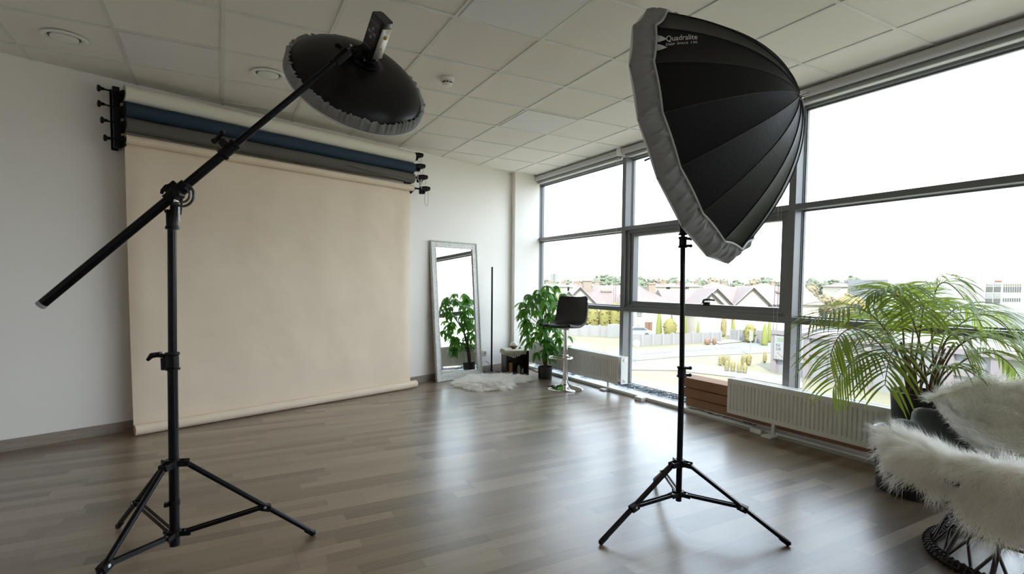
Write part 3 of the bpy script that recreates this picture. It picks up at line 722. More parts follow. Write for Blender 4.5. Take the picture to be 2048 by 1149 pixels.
def diff(u, v):
    kf = u*16; k = math.floor(kf); t = kf-k; p = rib(k, 0).lerp(rib(k+1, 0), t)
    return SCN.lerp(p, v) + SA*(-.006*v)
b.grid(diff, 64, 6, True); b.build('front_diffuser', DIFF, sb)
b = MB(); hubp = SCN+SA*SD; b.cyl(hubp-SA*.02, hubp+SA*.012, .016, n=16); b.cyl(hubp+SA*.012, hubp+SA*.03, .008, n=12); b.build('hub_cap', CHROME, sb)
b = MB(); b.cyl(SCN+SA*.47, SCN-SA*.29, .005, n=10); b.build('shaft', BLACK, sb)
b = MB(); tp = Vector((PS[0]-.02, PS[1], 1.86)); hd = SCN - SA*.0
b.cyl(hd-SA*.05+Vector((-.0, 0, 0)), hd+SA*.14, .055, n=28); b.bar(tp, hd, .03, .03); b.build('light_head', BLACKP, sb)
# lettering and tabs on the shell
def onshell(xn, ypx, kb): return shell(kb-.16*xn-ypx/66, .235+.215*xn, .004)
b = MB()
V1, F1 = text_mesh('Quadralite', 1.0); w1 = max(v[0] for v in V1); c1 = .72
base = len(b.v)
for v in V1: b.V(onshell(v[0]/w1, v[1]/c1*10.5, 1.375))
for f in F1: b.F(*[base+i for i in f])
px_ = 0; parts = [('D', 1), ('EEP ', .78), ('S', 1), ('PACE ', .78), ('130', 1)]; segs = []
for t_, sc_ in parts:
    V2, F2 = text_mesh(t_+'.', sc_); cut = max(v[0] for v in text_mesh(t_.replace(' ', '')+('' if ' ' not in t_ else ''), sc_)[0])
    V2, F2 = text_mesh(t_.strip(), sc_); segs.append((px_, V2, F2)); px_ += cut + (.42 if ' ' in t_ else .07)
for x0, V2, F2 in segs:
    base = len(b.v)
    for v in V2: b.V(onshell((x0+v[0])/px_, v[1]/c1*5.0, 1.500))
    for f in F2: b.F(*[base+i for i in f])
b.build('lettering', PRINT, sb, smooth=False)
b = MB()
for kc in (1.30, 1.545):
    q = [(kc-.085, .155), (kc+.085, .155), (kc+.105, .185), (kc+.01, .243), (kc-.06, .20)]
    b.F(*[b.V(shell(a_, h_, .006)) for a_, h_ in q])
b.build('reflective_tabs', GREYTAB, sb, solid=.002)

# ================================================================= MIRROR, LAMP, CRATE
# mirror leaning on the wall
MROT = 1.5; ms0, ms1 = 2.372, 3.135; HM = 1.755; bo = .165
ML = math.asin((bo-.035)/HM)
MM = WALLF @ Matrix.Translation((ms0, bo, 0)) @ Matrix.Rotation(math.radians(MROT), 4, 'Z') @ frame((0, 0, 0), (1, 0, 0), (0, math.cos(ML), math.sin(ML)), (0, -math.sin(ML), math.cos(ML)))   # local: x along, y out of the glass, z up
mr = thing('standing_mirror', WP((ms0+ms1)/2, bo, 0), 'tall mirror in a whitewashed carved frame leaning against the white wall', 'mirror')
wM = ms1-ms0; fw_ = .082
b = MB(); b.M = MM
for (x0, z0, x1, z1) in ((0, 0, fw_, HM), (wM-fw_, 0, wM, HM), (fw_, 0, wM-fw_, fw_+.012), (fw_, HM-fw_, wM-fw_, HM)): b.box(x0, -.030, z0, x1, -.006, z1)
b.box(-.0, -.034, 0, .018, .004, HM); b.box(wM-.018, -.034, 0, wM, .004, HM); b.box(.018, -.03, 0, wM-.018, .004, .018); b.box(.018, -.03, HM-.018, wM-.018, .004, HM)
b.box(fw_-.012, -.03, fw_, fw_, -.002, HM-fw_); b.box(wM-fw_, -.03, fw_, wM-fw_+.012, -.002, HM-fw_)
b.build('frame', MFRAME, mr, bevel=.004)
b = MB(); b.M = MM
def beads(x0, z0, x1, z1, n):
    for k in range(n+1): t = k/n; b.ball((x0+(x1-x0)*t, .003, z0+(z1-z0)*t), .0075, 6)
beads(.009, .01, .009, HM-.01, 88); beads(wM-.009, .01, wM-.009, HM-.01, 88); beads(.02, HM-.009, wM-.02, HM-.009, 38); beads(.02, .009, wM-.02, .009, 38)
b.build('beaded_moulding', MFRAME, mr)
b = MB(); b.M = MM; b.box(fw_-.004, -.026, fw_+.004, wM-fw_+.004, -.018, HM-fw_+.004); b.build('glass', MIRR, mr, smooth=False)
b = MB(); b.M = MM; b.box(.006, -.040, .006, wM-.006, -.030, HM-.006); b.build('backing', BOXC, mr, smooth=False)
# wall socket and cable
sp_ = WP(3.345, 0, .262)
r = thing('wall_socket', sp_, 'white wall socket just right of the leaning mirror', 'socket')
b = MB(); b.M = WALLF; b.box(3.305, 0, .222, 3.385, .010, .302); b.build('plate', PLAST, r, bevel=.003)
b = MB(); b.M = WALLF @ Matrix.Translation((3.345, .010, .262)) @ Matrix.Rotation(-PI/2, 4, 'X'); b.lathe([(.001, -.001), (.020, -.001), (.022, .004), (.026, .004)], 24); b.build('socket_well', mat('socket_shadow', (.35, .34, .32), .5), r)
b = MB(); b.M = WALLF; b.tube(catmull([(3.34, .03, .15), (3.375, .05, .125), (3.395, .06, .075), (3.36, .07, .03), (3.28, .09, .008)], 6), .003, 6)
tag(b.build('power_cable', BLACKP), 'thin black cable curling down beside the mirror foot', 'cable')
# led floor lamp
lp = Vector((3.205, 6.38, 0))
r = thing('floor_lamp', lp, 'slim black upright line lamp standing between the mirror and the crate', 'floor lamp')
b = MB(); b.box(lp.x-.11, lp.y-.065, 0, lp.x+.11, lp.y+.065, .022); b.build('base', BLACKP, r, bevel=.004)
b = MB(); b.cyl(lp+Vector((0, 0, .02)), lp+Vector((0, 0, .075)), .020, .014, n=16); b.build('socket', BLACKP, r)
b = MB(); b.box(lp.x-.0095, lp.y-.0095, .06, lp.x+.0095, lp.y+.0095, 1.445); b.build('pole', BLACK, r, bevel=.002, smooth=False)
b = MB(); b.box(lp.x+.004, lp.y+.0096, .12, lp.x+.009, lp.y+.0106, 1.43); b.build('light_strip', PLAST, r, smooth=False)

# crate: four boards, open to the room
cA = Vector((3.285, 6.11, 0)); cdir = Vector((math.cos(math.radians(-14)), math.sin(math.radians(-14)), 0)); cn = Vector((cdir.y, -cdir.x, 0))
CM = frame(cA, cdir, -cn, (0, 0, 1))    # x right, y into depth, z up
WC, DCr, HCr = .315, .27, .335
cr_ = thing('wooden_crate', CM @ Vector((WC/2, DCr/2, 0)), 'dark brown open wooden cube shelf in the corner by the leafy plant', 'crate')
for nm, bx in (('side_board', (0, 0, 0, .018, DCr, HCr)), ('side_board', (WC-.018, 0, 0, WC, DCr, HCr)), ('bottom_board', (.018, 0, 0, WC-.018, DCr, .018)), ('top_board', (.018, 0, HCr-.018, WC-.018, DCr, HCr)), ('back_board', (.018, DCr-.012, .018, WC-.018, DCr, HCr-.018))):
    b = MB(); b.M = CM; b.box(*bx); b.build(nm, WENGE, cr_, bevel=.0015, smooth=False)
b = MB(); b.M = CM; b.box(.058, .07, .0185, .105, .115, .165); tag(b.build('spice_tin', SPICE, bevel=.003), 'tall copper-brown tin standing inside the dark crate on the left', 'tin')
def jar(x, y, rr, h, label):
    b = MB(); b.M = CM; b.lathe([(rr*.8, .0185), (rr, .03), (rr, h*.75), (rr*.8, h*.92), (rr*.55, h)], 20, c=(x, y, 0))
    j = tag(b.build('stone_jar', STONE), label, 'jar', 'jars in the crate')
    b = MB(); b.M = CM; b.lathe([(rr*.5, h), (rr*.62, h+.006), (rr*.4, h+.016), (.001, h+.018)], 16, c=(x, y, 0)); b.build('lid', STONE, j)
jar(.203, .10, .026, .105, 'taller grey stone jar inside the dark crate'); jar(.245, .06, .021, .070, 'shorter grey stone jar at the right inside the dark crate')
# macrame runner
mc = thing('macrame_cloth', CM @ Vector((WC/2, DCr/2, HCr)), 'cream macrame runner with a knotted fringe draped over the dark crate', 'cloth')
b = MB(); b.M = CM
def cloth(u, v):
    x = -.022+(WC+.02)*u; y = -.028+.25*v; z = HCr+.006+.002*math.sin(u*30)*math.sin(v*20)
    if y < 0: z -= .010*(-y/.028)
    return (x, y, z)
b.grid(cloth, 26, 16); b.build('weave', MACR, mc, solid=.006)
b = MB(); b.M = CM
for k in range(23):
    u = k/22; x = -.028+(WC-.03)*u; L_ = .045+.040*math.sin(PI*min(1, u*1.15))+random.uniform(-.006, .008)
    sgn = -1 if k % 2 else 1
    P_ = [(x, -.030, HCr), (x+sgn*.006, -.036, HCr-L_*.3), (x-sgn*.004, -.034, HCr-L_*.6), (x+random.uniform(-.004, .004), -.034, HCr-L_)]
    b.tube(catmull(P_, 4), [.0045]*12+[.006], 6); b.ball(P_[1], .0075, 6); b.ball(P_[2], .007, 6)
for z in (HCr-.006, HCr-.022):
    b.tube([(-.028+(WC-.03)*k/30, -.034, z+.004*math.sin(k*1.6)) for k in range(31)], .005, 6)
for k in range(7):
    y = -.02+.22*k/6; b.tube([(-.026, y, HCr), (-.034, y, HCr-.02), (-.030, y, HCr-.045-random.uniform(0, .012))], .005, 6)
b.build('fringe', MACR, mc)
# diffuser and small black cone on top
c = CM @ Vector((.130, .11, HCr+.010))
r = thing('aroma_diffuser', c, 'small round diffuser, white top over wooden base, on the crate', 'diffuser')
b = MB(); b.lathe([(.024, 0), (.040, .012), (.050, .032), (.0525, .044)], 32, c=tuple(c)); b.build('wooden_base', DWOOD, r)
b = MB(); b.lathe([(.053, .0445), (.053, .056), (.046, .074), (.030, .088), (.012, .096), (.007, .102), (.001, .103)], 32, c=tuple(c)); b.build('white_cap', PLAST, r)
c = CM @ Vector((.222, .12, HCr+.010)); b = MB(); b.lathe([(.028, 0), (.001, .028)], 4, c=tuple(c)); tag(b.build('incense_cone', BLACKP, smooth=False), 'little black pyramid on the crate beside the round diffuser', 'ornament')

# ================================================================= FUR
def ribbons(roots, normals, tangs, lens, width, seg=3, curl=.25, clump=None):
    """numpy ribbons: returns verts, faces"""
    n = len(roots); side = np.cross(normals, tangs); side /= np.linalg.norm(side, axis=1)[:, None]+1e-9
    ang = rng.uniform(0, 2*PI, n); a2 = rng.normal(0, curl, (n, 3))
    V = np.zeros((n, 2*seg+1, 3)); up = normals
    rot = np.cos(ang)[:, None]*side + np.sin(ang)[:, None]*normals
    d0 = up*.85+tangs*.5
    for k in range(seg+1):
        t = k/seg
        d = d0*t + (tangs*.75-up*.18)*t*t + a2*t*t*.55
        p = roots + d*lens[:, None]*.85
        if clump is not None: p = p + (clump-roots-0)*0.0 + clump*t*t
        w = width*(1-t)**.6
        if k < seg: V[:, 2*k] = p-rot*w; V[:, 2*k+1] = p+rot*w
        else: V[:, 2*seg] = p
    Fq = []
    base = (np.arange(n)*(2*seg+1))[:, None]
    quads = np.concatenate([base+np.array([[2*k, 2*k+1, 2*k+3, 2*k+2]]) for k in range(seg-1)], 0)
    tris = base+np.array([[2*seg-2, 2*seg-1, 2*seg]])
    return V.reshape(-1, 3), quads, tris
def fur_mesh(name, skin, V, Q, T, parent=None, loc=(0, 0, 0)):
    """skin = MB for the hide; strands appended"""
    sv = np.array(skin.v); off = np.array(loc); nv = len(sv); v = np.vstack([sv, V])-off
    me = bpy.data.meshes.new(name)
    loops = []; starts = []; tot = 0; mi = []
    sf = skin.f
    for f in sf: starts.append(tot); loops.extend(f); tot += len(f)
    ns = len(sf); Lq = (Q+nv).reshape(-1); Lt = (T+nv).reshape(-1)
    st = np.concatenate([np.array(starts, dtype=np.int64), tot+4*np.arange(len(Q)), tot+4*len(Q)+3*np.arange(len(T))]).astype(np.int32)
    Lall = np.concatenate([np.array(loops, dtype=np.int64), Lq, Lt]).astype(np.int32)
    mi = np.concatenate([np.zeros(ns), np.ones(len(Q)+len(T))]).astype(np.int32)
    me.vertices.add(len(v)); me.vertices.foreach_set('co', v.astype(np.float32).ravel())
    me.loops.add(len(Lall)); me.loops.foreach_set('vertex_index', Lall)
    me.polygons.add(len(st)); me.polygons.foreach_set('loop_start', st)
    me.materials.append(PELT); me.materials.append(FUR)
    me.polygons.foreach_set('material_index', mi); me.polygons.foreach_set('use_smooth', [True]*len(st))
    me.update(calc_edges=True); me.validate()
    o = bpy.data.objects.new(name, me); COL.objects.link(o); o.location = loc; WL[o.name] = Vector(loc)
    return o
def fur_on(fn, n, length, width, comb, inside=None, eps=.004, jitter=.25, clumps=0, ljit=.3, clumpamt=.5):
    """fn(u,v) numpy -> points; comb(P,N) -> preferred direction"""
    u = rng.uniform(eps, 1-eps, n); v = rng.uniform(eps, 1-eps, n)
    if inside is not None: k = inside(u, v); u, v = u[k], v[k]
    P = fn(u, v); du = (fn(np.clip(u+eps, 0, 1), v)-fn(np.clip(u-eps, 0, 1), v)); dv = (fn(u, np.clip(v+eps, 0, 1))-fn(u, np.clip(v-eps, 0, 1)))
    N = np.cross(du, dv); N /= np.linalg.norm(N, axis=1)[:, None]+1e-9
    return P, N, u, v
def finish_fur(P, N, comb, length, width, ljit=.3, jitter=.3, ncl=600, clumpamt=.6, seg=3, curl=.25, parts=1):
    n = len(P); T = comb - N*np.sum(comb*N, 1)[:, None]; T /= np.linalg.norm(T, axis=1)[:, None]+1e-9
    T = T + rng.normal(0, jitter, (n, 3)); T -= N*np.sum(T*N, 1)[:, None]; T /= np.linalg.norm(T, axis=1)[:, None]+1e-9
    # locks: strands share a bend with the nearest lock centre
    ci = rng.choice(n, ncl, replace=False); C_ = P[ci]; idx = np.empty(n, int)
    for s in range(0, n, 4000):
        d = ((P[s:s+4000, None, :]-C_[None])**2).sum(2); idx[s:s+4000] = d.argmin(1)
    cd = rng.normal(0, .30, (ncl, 3)); L = length*(1+rng.uniform(-ljit, ljit, n))*(1+.25*rng.normal(0, 1, ncl)[idx].clip(-1, 1))
    pull = (C_[idx]-P)*clumpamt + cd[idx]*L[:, None]*.55
    return ribbons(P, N, T, L, width, seg, curl, pull)

# floor rug
outl = catmull([(2.44, 5.84, 0), (2.46, 5.58, 0), (2.50, 5.42, 0), (2.66, 5.33, 0), (2.86, 5.32, 0), (2.98, 5.45, 0), (3.10, 5.58, 0), (3.30, 5.62, 0), (3.43, 5.74, 0), (3.38, 5.86, 0), (3.18, 5.93, 0), (3.10, 6.04, 0), (2.92, 6.14, 0), (2.74, 6.10, 0), (2.58, 6.00, 0)], 5, True)
OC = Vector((2.86, 5.74, 0)); oa = np.array([[p.x, p.y] for p in outl]); no_ = len(oa)
def rugf(u, v):
    u = np.atleast_1d(u); v = np.atleast_1d(v)
    t = (u % 1.0)*no_; i = np.floor(t).astype(int) % no_; f = t-np.floor(t); e = oa[i]*(1-f)[:, None]+oa[(i+1) % no_]*f[:, None]
    xy = np.array([OC.x, OC.y])+(e-np.array([OC.x, OC.y]))*v[:, None]
    z = .006+.028*np.sqrt(np.clip(1-v**3, 0, 1)) + .005*np.sin(xy[:, 0]*17)*np.cos(xy[:, 1]*15)*(1-v)
    return np.column_stack([xy, z])
sk_ = MB(); sk_.grid(lambda u, v: tuple(rugf(u, max(v, .001))[0]), 60, 12, True)
n = 42000; u = rng.uniform(0, 1, n); v = np.sqrt(rng.uniform(.0004, 1, n)); P = rugf(u, v); N = np.tile([0, 0, 1.], (n, 1)); rad = P-np.array([OC.x, OC.y, 0]); rad[:, 2] = 0
rad /= np.linalg.norm(rad, axis=1)[:, None]+1e-6; N = N+rad*(v**4)[:, None]*.9; N /= np.linalg.norm(N, axis=1)[:, None]
comb = rad*.8+np.array([-.1, -.35, 0]); V, Q, T = finish_fur(P, N, comb, .062, .0019, ncl=420, clumpamt=.7)
V[:, 2] = np.maximum(V[:, 2], .001)
o = fur_mesh('sheepskin_rug', sk_, V, Q, T, loc=(OC.x, OC.y, 0)); tag(o, 'white fluffy sheepskin lying on the floor in front of the mirror', 'rug')

# ================================================================= BAR STOOL
SX, SY = 3.50, 5.05
st = thing('bar_stool', (SX, SY, 0), 'black leather bar stool on a chrome pedestal by the corner window', 'bar stool')
b = MB(); b.lathe([(.205, 0), (.212, .004), (.208, .010), (.17, .022), (.12, .032), (.07, .045), (.042, .065), (.032, .10), (.030, .105)], 56, c=(SX, SY, 0)); b.build('base', CHROME, st, ang=1.2)
b = MB(); b.cyl((SX, SY, .09), (SX, SY, .40), .029, n=28); b.build('lower_column', CHROME, st)
b = MB(); b.cyl((SX, SY, .39), (SX, SY, .70), .0245, n=24); b.cyl((SX, SY, .69), (SX, SY, .72), .045, .06, n=24); b.build('upper_column', CHROME, st)
b = MB(); cx, cy = SX-.035, SY+.0; dr = Vector((-.80, -.30, 0)).normalized()
sdn = Vector((-dr.y, dr.x, 0))
q = []
for k in range(24):
    a = 2*PI*k/24; q.append(Vector((SX, SY, .375)) + dr*(.10+.115*math.cos(a)) + sdn*(.145*math.sin(a)))
b.tube(q, .0095, 8, closed=True); b.lathe([(.029, .355), (.036, .36), (.036, .392), (.029, .397)], 24, c=(SX, SY, 0)); b.build('footrest', CHROME, st)
# seat: shell sweeping up into a back. facing dr (to the left, slightly to the camera)
sf = Vector((-.90, -.42, 0)).normalized(); ss = Vector((-sf.y, sf.x, 0))
def seatf(u, v):
    # u across -1..1, v 0 front edge .. 1 top of back
    U = u*2-1
    prof = [(.235, .745), (.225, .760), (.17, .757), (.05, .748), (-.07, .752), (-.140, .785), (-.175, .85), (-.195, .95), (-.212, 1.045), (-.218, 1.075)]
    t = v*(len(prof)-1); i = min(int(t), len(prof)-2); f = t-i; f = f*f*(3-2*f) if False else f
    d = prof[i][0]*(1-f)+prof[i+1][0]*f; z = prof[i][1]*(1-f)+prof[i+1][1]*f
    hw = .205-.015*abs(v-.45) if v < .5 else .208-.045*max(0, (v-.55))
    if v < .12: hw -= .05*(1-v/.12)**2
    if v > .93: hw -= .03*((v-.93)/.07)**2
    d2 = d + (.055*U**2 if v > .4 else .055*U**2*(v/.4)) ; z2 = z + (.030*U**2*(1-min(1, v/.55)) if v < .55 else 0) - (.018*U**4 if v > .9 else 0)
    return Vector((SX, SY, 0)) + sf*(d2+.02) + ss*(U*hw) + Vector((0, 0, z2))
b = MB(); b.grid(seatf, 17, 34); o = b.build('seat_shell', LEATH, st, ang=3)
sm = o.modifiers.new('t', 'SOLIDIFY'); sm.thickness = .034; sm.offset = -1; sm2 = o.modifiers.new('s', 'SUBSURF'); sm2.render_levels = 1; sm2.levels = 1
b = MB(); b.cyl((SX, SY, .712), (SX, SY, .745), .075, n=24); b.build('seat_plate', BLACKP, st)

# ================================================================= PLANTS
def leaflet(b, p, d, L, w, droop=.3, fold=.25, n=5, nrm=None, tipw=.0):
    d = Vector(d).normalized(); s = d.cross(Vector((0, 0, 1)) if nrm is None else nrm)
    if s.length < 1e-3: s = Vector((1, 0, 0))
    s.normalize(); up = s.cross(d); prev = None; p = Vector(p)
    for k in range(n+1):
        t = k/n; ww = w*math.sin(PI*min(1, t*.92+.06))**.8 if k < n else 0
        c = p + d*(L*t) + up*(L*.10*math.sin(PI*t)*.5) - Vector((0, 0, 1))*(droop*L*t*t)
        if k == n: cur = (b.V(c),)
        else: cur = (b.V(c-s*ww+up*ww*fold), b.V(c), b.V(c+s*ww+up*ww*fold))
        if prev:
            if len(cur) == 3: b.F(prev[0], prev[1], cur[1], cur[0]); b.F(prev[1], prev[2], cur[2], cur[1])
            else: b.F(prev[0], prev[1], cur[0]); b.F(prev[1], prev[2], cur[0])
        prev = cur
def pot(root, c, r, h, flare=1.0, name='pot', m=POTB):
    b = MB(); b.lathe([(r*flare*.98, 0), (r*flare, .004), (r, h-.004), (r, h), (r-.008, h), (r-.010, h-.03)], 40, c=c); b.build(name, m, root, ang=.9)
    b = MB(); b.lathe([(.001, h-.028), (r-.009, h-.026)], 24, c=c, cap=False); b.build('soil', SOIL, root)
pc_ = Vector((3.655, 5.73, 0))
r = thing('money_tree', pc_, 'leafy green potted tree with hand-shaped leaves in the corner behind the stool', 'potted plant')
pot(r, tuple(pc_), .092, .155, .94)
b = MB(); trunks = [catmull([pc_+Vector((.0, 0, .12)), pc_+Vector((.012, .01, .28)), pc_+Vector((-.01, 0, .45)), pc_+Vector((-.03, -.02, .62))], 6),
                    catmull([pc_+Vector((.02, 0, .12)), pc_+Vector((-.010, .01, .26)), pc_+Vector((.02, 0, .42)), pc_+Vector((.02, .02, .60))], 6)]
for t in trunks: b.tube(t, [.026-.012*k/(len(t)-1) for k in range(len(t))], 10)
b.build('trunk', TRUNK, r)
rr = random.Random(5)
lv = []
for k in range(60):
    # positions spread over the crown seen in the photograph
    a = rr.uniform(0, 2*PI); zz = .36+.80*(k/59)**.85; rad_ = (.10+.26*math.sin(PI*min(1, (zz-.28)/1.0))**.8)*rr.uniform(.45, 1.0)
    lv.append((math.cos(a)*rad_*.85-.10, math.sin(a)*rad_*.8-.02, zz))
lv += [(-.36, -.05, .98), (-.34, .0, .86), (-.30, -.1, .74), (-.05, -.1, 1.20), (.12, -.05, 1.20), (.20, -.1, 1.10), (.26, -.05, .96), (.25, -.15, .55), (.30, -.12, .42), (-.2, -.15, 1.10), (-.12, -.2, .95), (-.18, -.2, .62), (-.05, -.22, .72), (.05, -.24, .55), (-.02, -.22, .42), (-.08, -.2, .33)]
for (x, y, z) in lv:
    tip = pc_+Vector((x, y, z)); 
    if BW+KW*tip.x-tip.y < .15: tip.y -= .12
    tip.x = min(tip.x, 3.99); tip.y = min(tip.y, 6.5)
    base = (trunks[0] if x < 0 else trunks[1])[int(min(1, max(.25, z*.75/.62))*(len(trunks[0])-1))]
    b = MB(); mid = base.lerp(tip, .55)+Vector((0, 0, .05)); b.tube(bez(base, mid, tip, 6), [.004, .0035, .003, .0025, .002, .002], 5)
    od = (tip-pc_); od.z = 0; od = od.normalized() if od.length > .01 else Vector((1, 0, 0))
    sd = Vector((-od.y, od.x, 0)); nl = rr.choice([5, 5, 6, 6, 7]); L0 = rr.uniform(.115, .165)*(1 if z > .3 else .8)
    for q_ in range(nl):
        a = (q_/(nl-1)-.5)*math.radians(235); dd = od*math.cos(a)+sd*math.sin(a)+Vector((0, 0, rr.uniform(-.95, -.25)))
        leaflet(b, tip, dd, L0*(1-.28*abs(q_/(nl-1)-.5)*2)*rr.uniform(.9, 1.1), rr.uniform(.020, .027), droop=rr.uniform(.25, .55), fold=.22, n=6)
    b.build('leaf', LEAFD, r, ang=3)

# areca palm in the black pot by the near radiator
pp = Vector((3.625, 1.54, .012))
r = thing('areca_palm', pp, 'large arching palm in a tall black pot before the near window', 'potted plant')
b = MB(); b.lathe([(.105, 0), (.11, .01), (.152, .575), (.156, .588), (.150, .590), (.146, .56)], 40, c=tuple(pp)); b.build('pot', POTB, r, ang=.9)
b = MB(); b.lathe([(.001, .555), (.144, .555)], 24, c=tuple(pp), cap=False); b.build('soil', SOIL, r)
PBASE = pp+Vector((0, 0, .56))
rp = random.Random(3)
# crown points: (mid px, mid depth), (tip px, tip depth)
FR = [((1752, 612), 3.05, (1628, 640), 2.98), ((1720, 640), 2.85, (1660, 715), 2.75), ((1745, 690), 2.95, (1668, 775), 2.9), ((1780, 672), 3.15, (1695, 690), 3.2),
      ((1835, 600), 3.3, (1845, 575), 3.55), ((1862, 560), 3.1, (1930, 600), 3.0), ((1800, 575), 3.05, (1790, 600), 2.75), ((1905, 600), 3.2, (2000, 655), 3.3),
      ((1940, 610), 3.1, (2040, 690), 2.95), ((1930, 660), 2.9, (2060, 720), 2.8), ((1960, 690), 3.0, (2040, 755), 3.0), ((1895, 650), 3.0, (1945, 740), 2.95),
      ((1850, 600), 3.0, (1835, 640), 2.75), ((1800, 670), 2.85, (1770, 770), 2.65), ((1770, 640), 3.3, (1700, 640), 3.45), ((1900, 720), 2.9, (1990, 790), 2.85), ((1820, 600), 2.95, (1740, 590), 2.9)]
for k, (mpx, md, tpx, td) in enumerate(FR):
    m_ = dep(*mpx, md); t_ = dep(*tpx, td); m_.x = min(m_.x, 3.92); t_.x = min(t_.x, 4.02)
    a = rp.uniform(0, 2*PI); bs_ = PBASE+Vector((.07*math.cos(a), .07*math.sin(a), 0))
    ctrl = m_*1.6-(bs_+t_)*.3
    if k == 4: ctrl = m_
    pts = bez(bs_, ctrl, t_, 26); b = MB(); b.tube(pts, [.0052*(1-.75*i/25)+.0008 for i in range(26)], 6)
    st0 = b.build('frond', STEM, r)
    b = MB(); tot = sum((pts[i+1]-pts[i]).length for i in range(25))
    nl = 24
    for j in range(nl):
        t = .34+.66*j/(nl-1); x = t*25; i = min(int(x), 24); p = pts[i].lerp(pts[i+1], x-i); d = (pts[i+1]-pts[i]).normalized()
        s = d.cross(Vector((0, 0, 1))); s = s.normalized() if s.length > .05 else Vector((1, 0, 0)); up = s.cross(d)
        L = (.10+.19*math.sin(PI*min(1, .12+.82*(j/(nl-1)))))*rp.uniform(.88, 1.1)*min(1, tot/.75)
        fwd = .45+.75*(j/(nl-1))
        for sg in (-1, 1):
            if rp.random() < .05: continue
            dd = s*sg + d*fwd + up*.22
            leaflet(b, p, dd, L, rp.uniform(.0048, .0078), droop=rp.uniform(.25, .6), fold=.35, n=6, nrm=up)
    b.build('leaflets', LEAFP, st0, ang=3)
b = MB()
for k in range(13):
    a = rp.uniform(0, 2*PI); q0 = PBASE+Vector((.06*math.cos(a), .06*math.sin(a), -.01)); q1 = q0+Vector((.10*math.cos(a), .10*math.sin(a), rp.uniform(.2, .38)))
    b.tube(bez(q0, q0+Vector((0, 0, .15)), q1, 8), [.009, .008, .0075, .007, .006, .005, .0045, .004], 8)
b.build('stems', STEM, r)

# ================================================================= RADIATORS
def radiator(y0, y1, x0, label, z0, z1, feet):
    root = thing('radiator', (x0+.05, (y0+y1)/2, 0), label, 'radiator', 'white panel radiators under the window')
    D = .10
    # front panel with pressed flutes
    b = MB(); n = int(round((y1-y0)/.0333)); xs = x0
    def f(u, v):
        y = y0+.008+(y1-y0-.016)*u; z = z0+(z1-z0)*v; ph_ = (y-y0)/.0333; c_ = (ph_ % 1.0)
        g = max(0, min(1, (abs(c_-.5)-.17)/.07)) ; g = 1-g
        e_ = max(0, min(1, (min(v, 1-v)-.115)/.03)); inside = 1 if .02 < (y-y0) < (y1-y0-.02) else 0
        return (winx(y, 0)-4.163+xs + .0105*g*e_*inside, y, z)
    b.grid(lambda u, v: f(u, v), n*10+1, 18); b.build('front_panel', RAD, root, ang=.5)
    b = MB(); b.box(x0+D-.012, y0+.01, z0+.01, x0+D, y1-.01, z1-.012); b.build('rear_panel', RAD, root, smooth=False)
    b = MB()
    for y in (y0, y1-.004):
        b = MB(); b.box(x0+.002, y, z0, x0+D, y+.004, z1); sp1 = b.build('side_panel', RAD, root, smooth=False, bevel=.001)
        yy, dy = (y0, -1) if y == y0 else (y1, 1)
        for zz in (z0+.035, z1-.035): b = MB(); b.cyl((x0+.05, yy, zz), (x0+.05, yy+dy*.008, zz), .014, n=18); b.build('blank_plug', STEEL, sp1)
    b = MB(); b.box(x0+.004, y0+.003, z1-.003, x0+.018, y1-.003, z1+.001); b.box(x0+D-.016, y0+.003, z1-.003, x0+D, y1-.003, z1+.001)
    m = int((y1-y0)/.012)
    for k in range(m): yy = y0+.006+k*.012; b.box(x0+.018, yy, z1-.006, x0+D-.016, yy+.0035, z1)
    b.build('top_grille', RAD, root, smooth=False)
    b = MB(); m = int((y1-y0)/.04)
    for k in range(m): yy = y0+.02+k*.04; b.box(x0+.018, yy, z0+.02, x0+D-.02, yy+.012, z1-.02)
    b.build('convector_fins', RAD, root, smooth=False)
    for yy in feet:
        b = MB(); b.box(x0+.036, yy-.014, .016, x0+.066, yy+.014, z0+.04); b.box(x0-.052, yy-.042, .001, x0+.052, yy+.042, .018); b.build('foot', WHITE, root, bevel=.003, smooth=False)
radiator(4.50, 6.50, 3.865, 'long white panel radiator under the far corner window behind the stool', .112, .415, (4.77, 6.25))
radiator(1.25, 3.075, 3.855, 'long white panel radiator in front of the cardboard boxes near the palm', .118, .415, (2.67, 1.5))

# cardboard boxes standing on the ledge behind the near radiator
for k, (y1, z0, z1, x0, x1, lab) in enumerate([(3.69, .037, .125, 4.035, 4.225, 'long brown cardboard box at the bottom of the ledge stack'), (3.72, .126, .218, 4.02, 4.21, 'long brown cardboard box in the middle of the ledge stack'), (3.79, .219, .312, 4.03, 4.225, 'long brown cardboard box topmost of the ledge stack')]):
    r = thing('cardboard_box', (4.12, (y1+1.3)/2, z0), lab, 'cardboard box', 'long flat boxes stacked behind the radiator')
    b = MB(); b.M = WINF; b.box(x0-4.163, y1-2.1-.03*k, z0, x1-4.163, y1, z1-.007); b.build('carton', BOXC, r, bevel=.003, smooth=False)
    b = MB(); b.M = WINF; b.box(x0-4.163-.003, y1-2.1-.03*k, z1-.022, x1-4.163+.003, y1+.003, z1-.001) if k == 2 else b.box(x0-4.163, y1-.0, z0+.02, x1-4.163, y1+.002, z1-.02); b.build('lid_flap', BOXC, r, smooth=False)
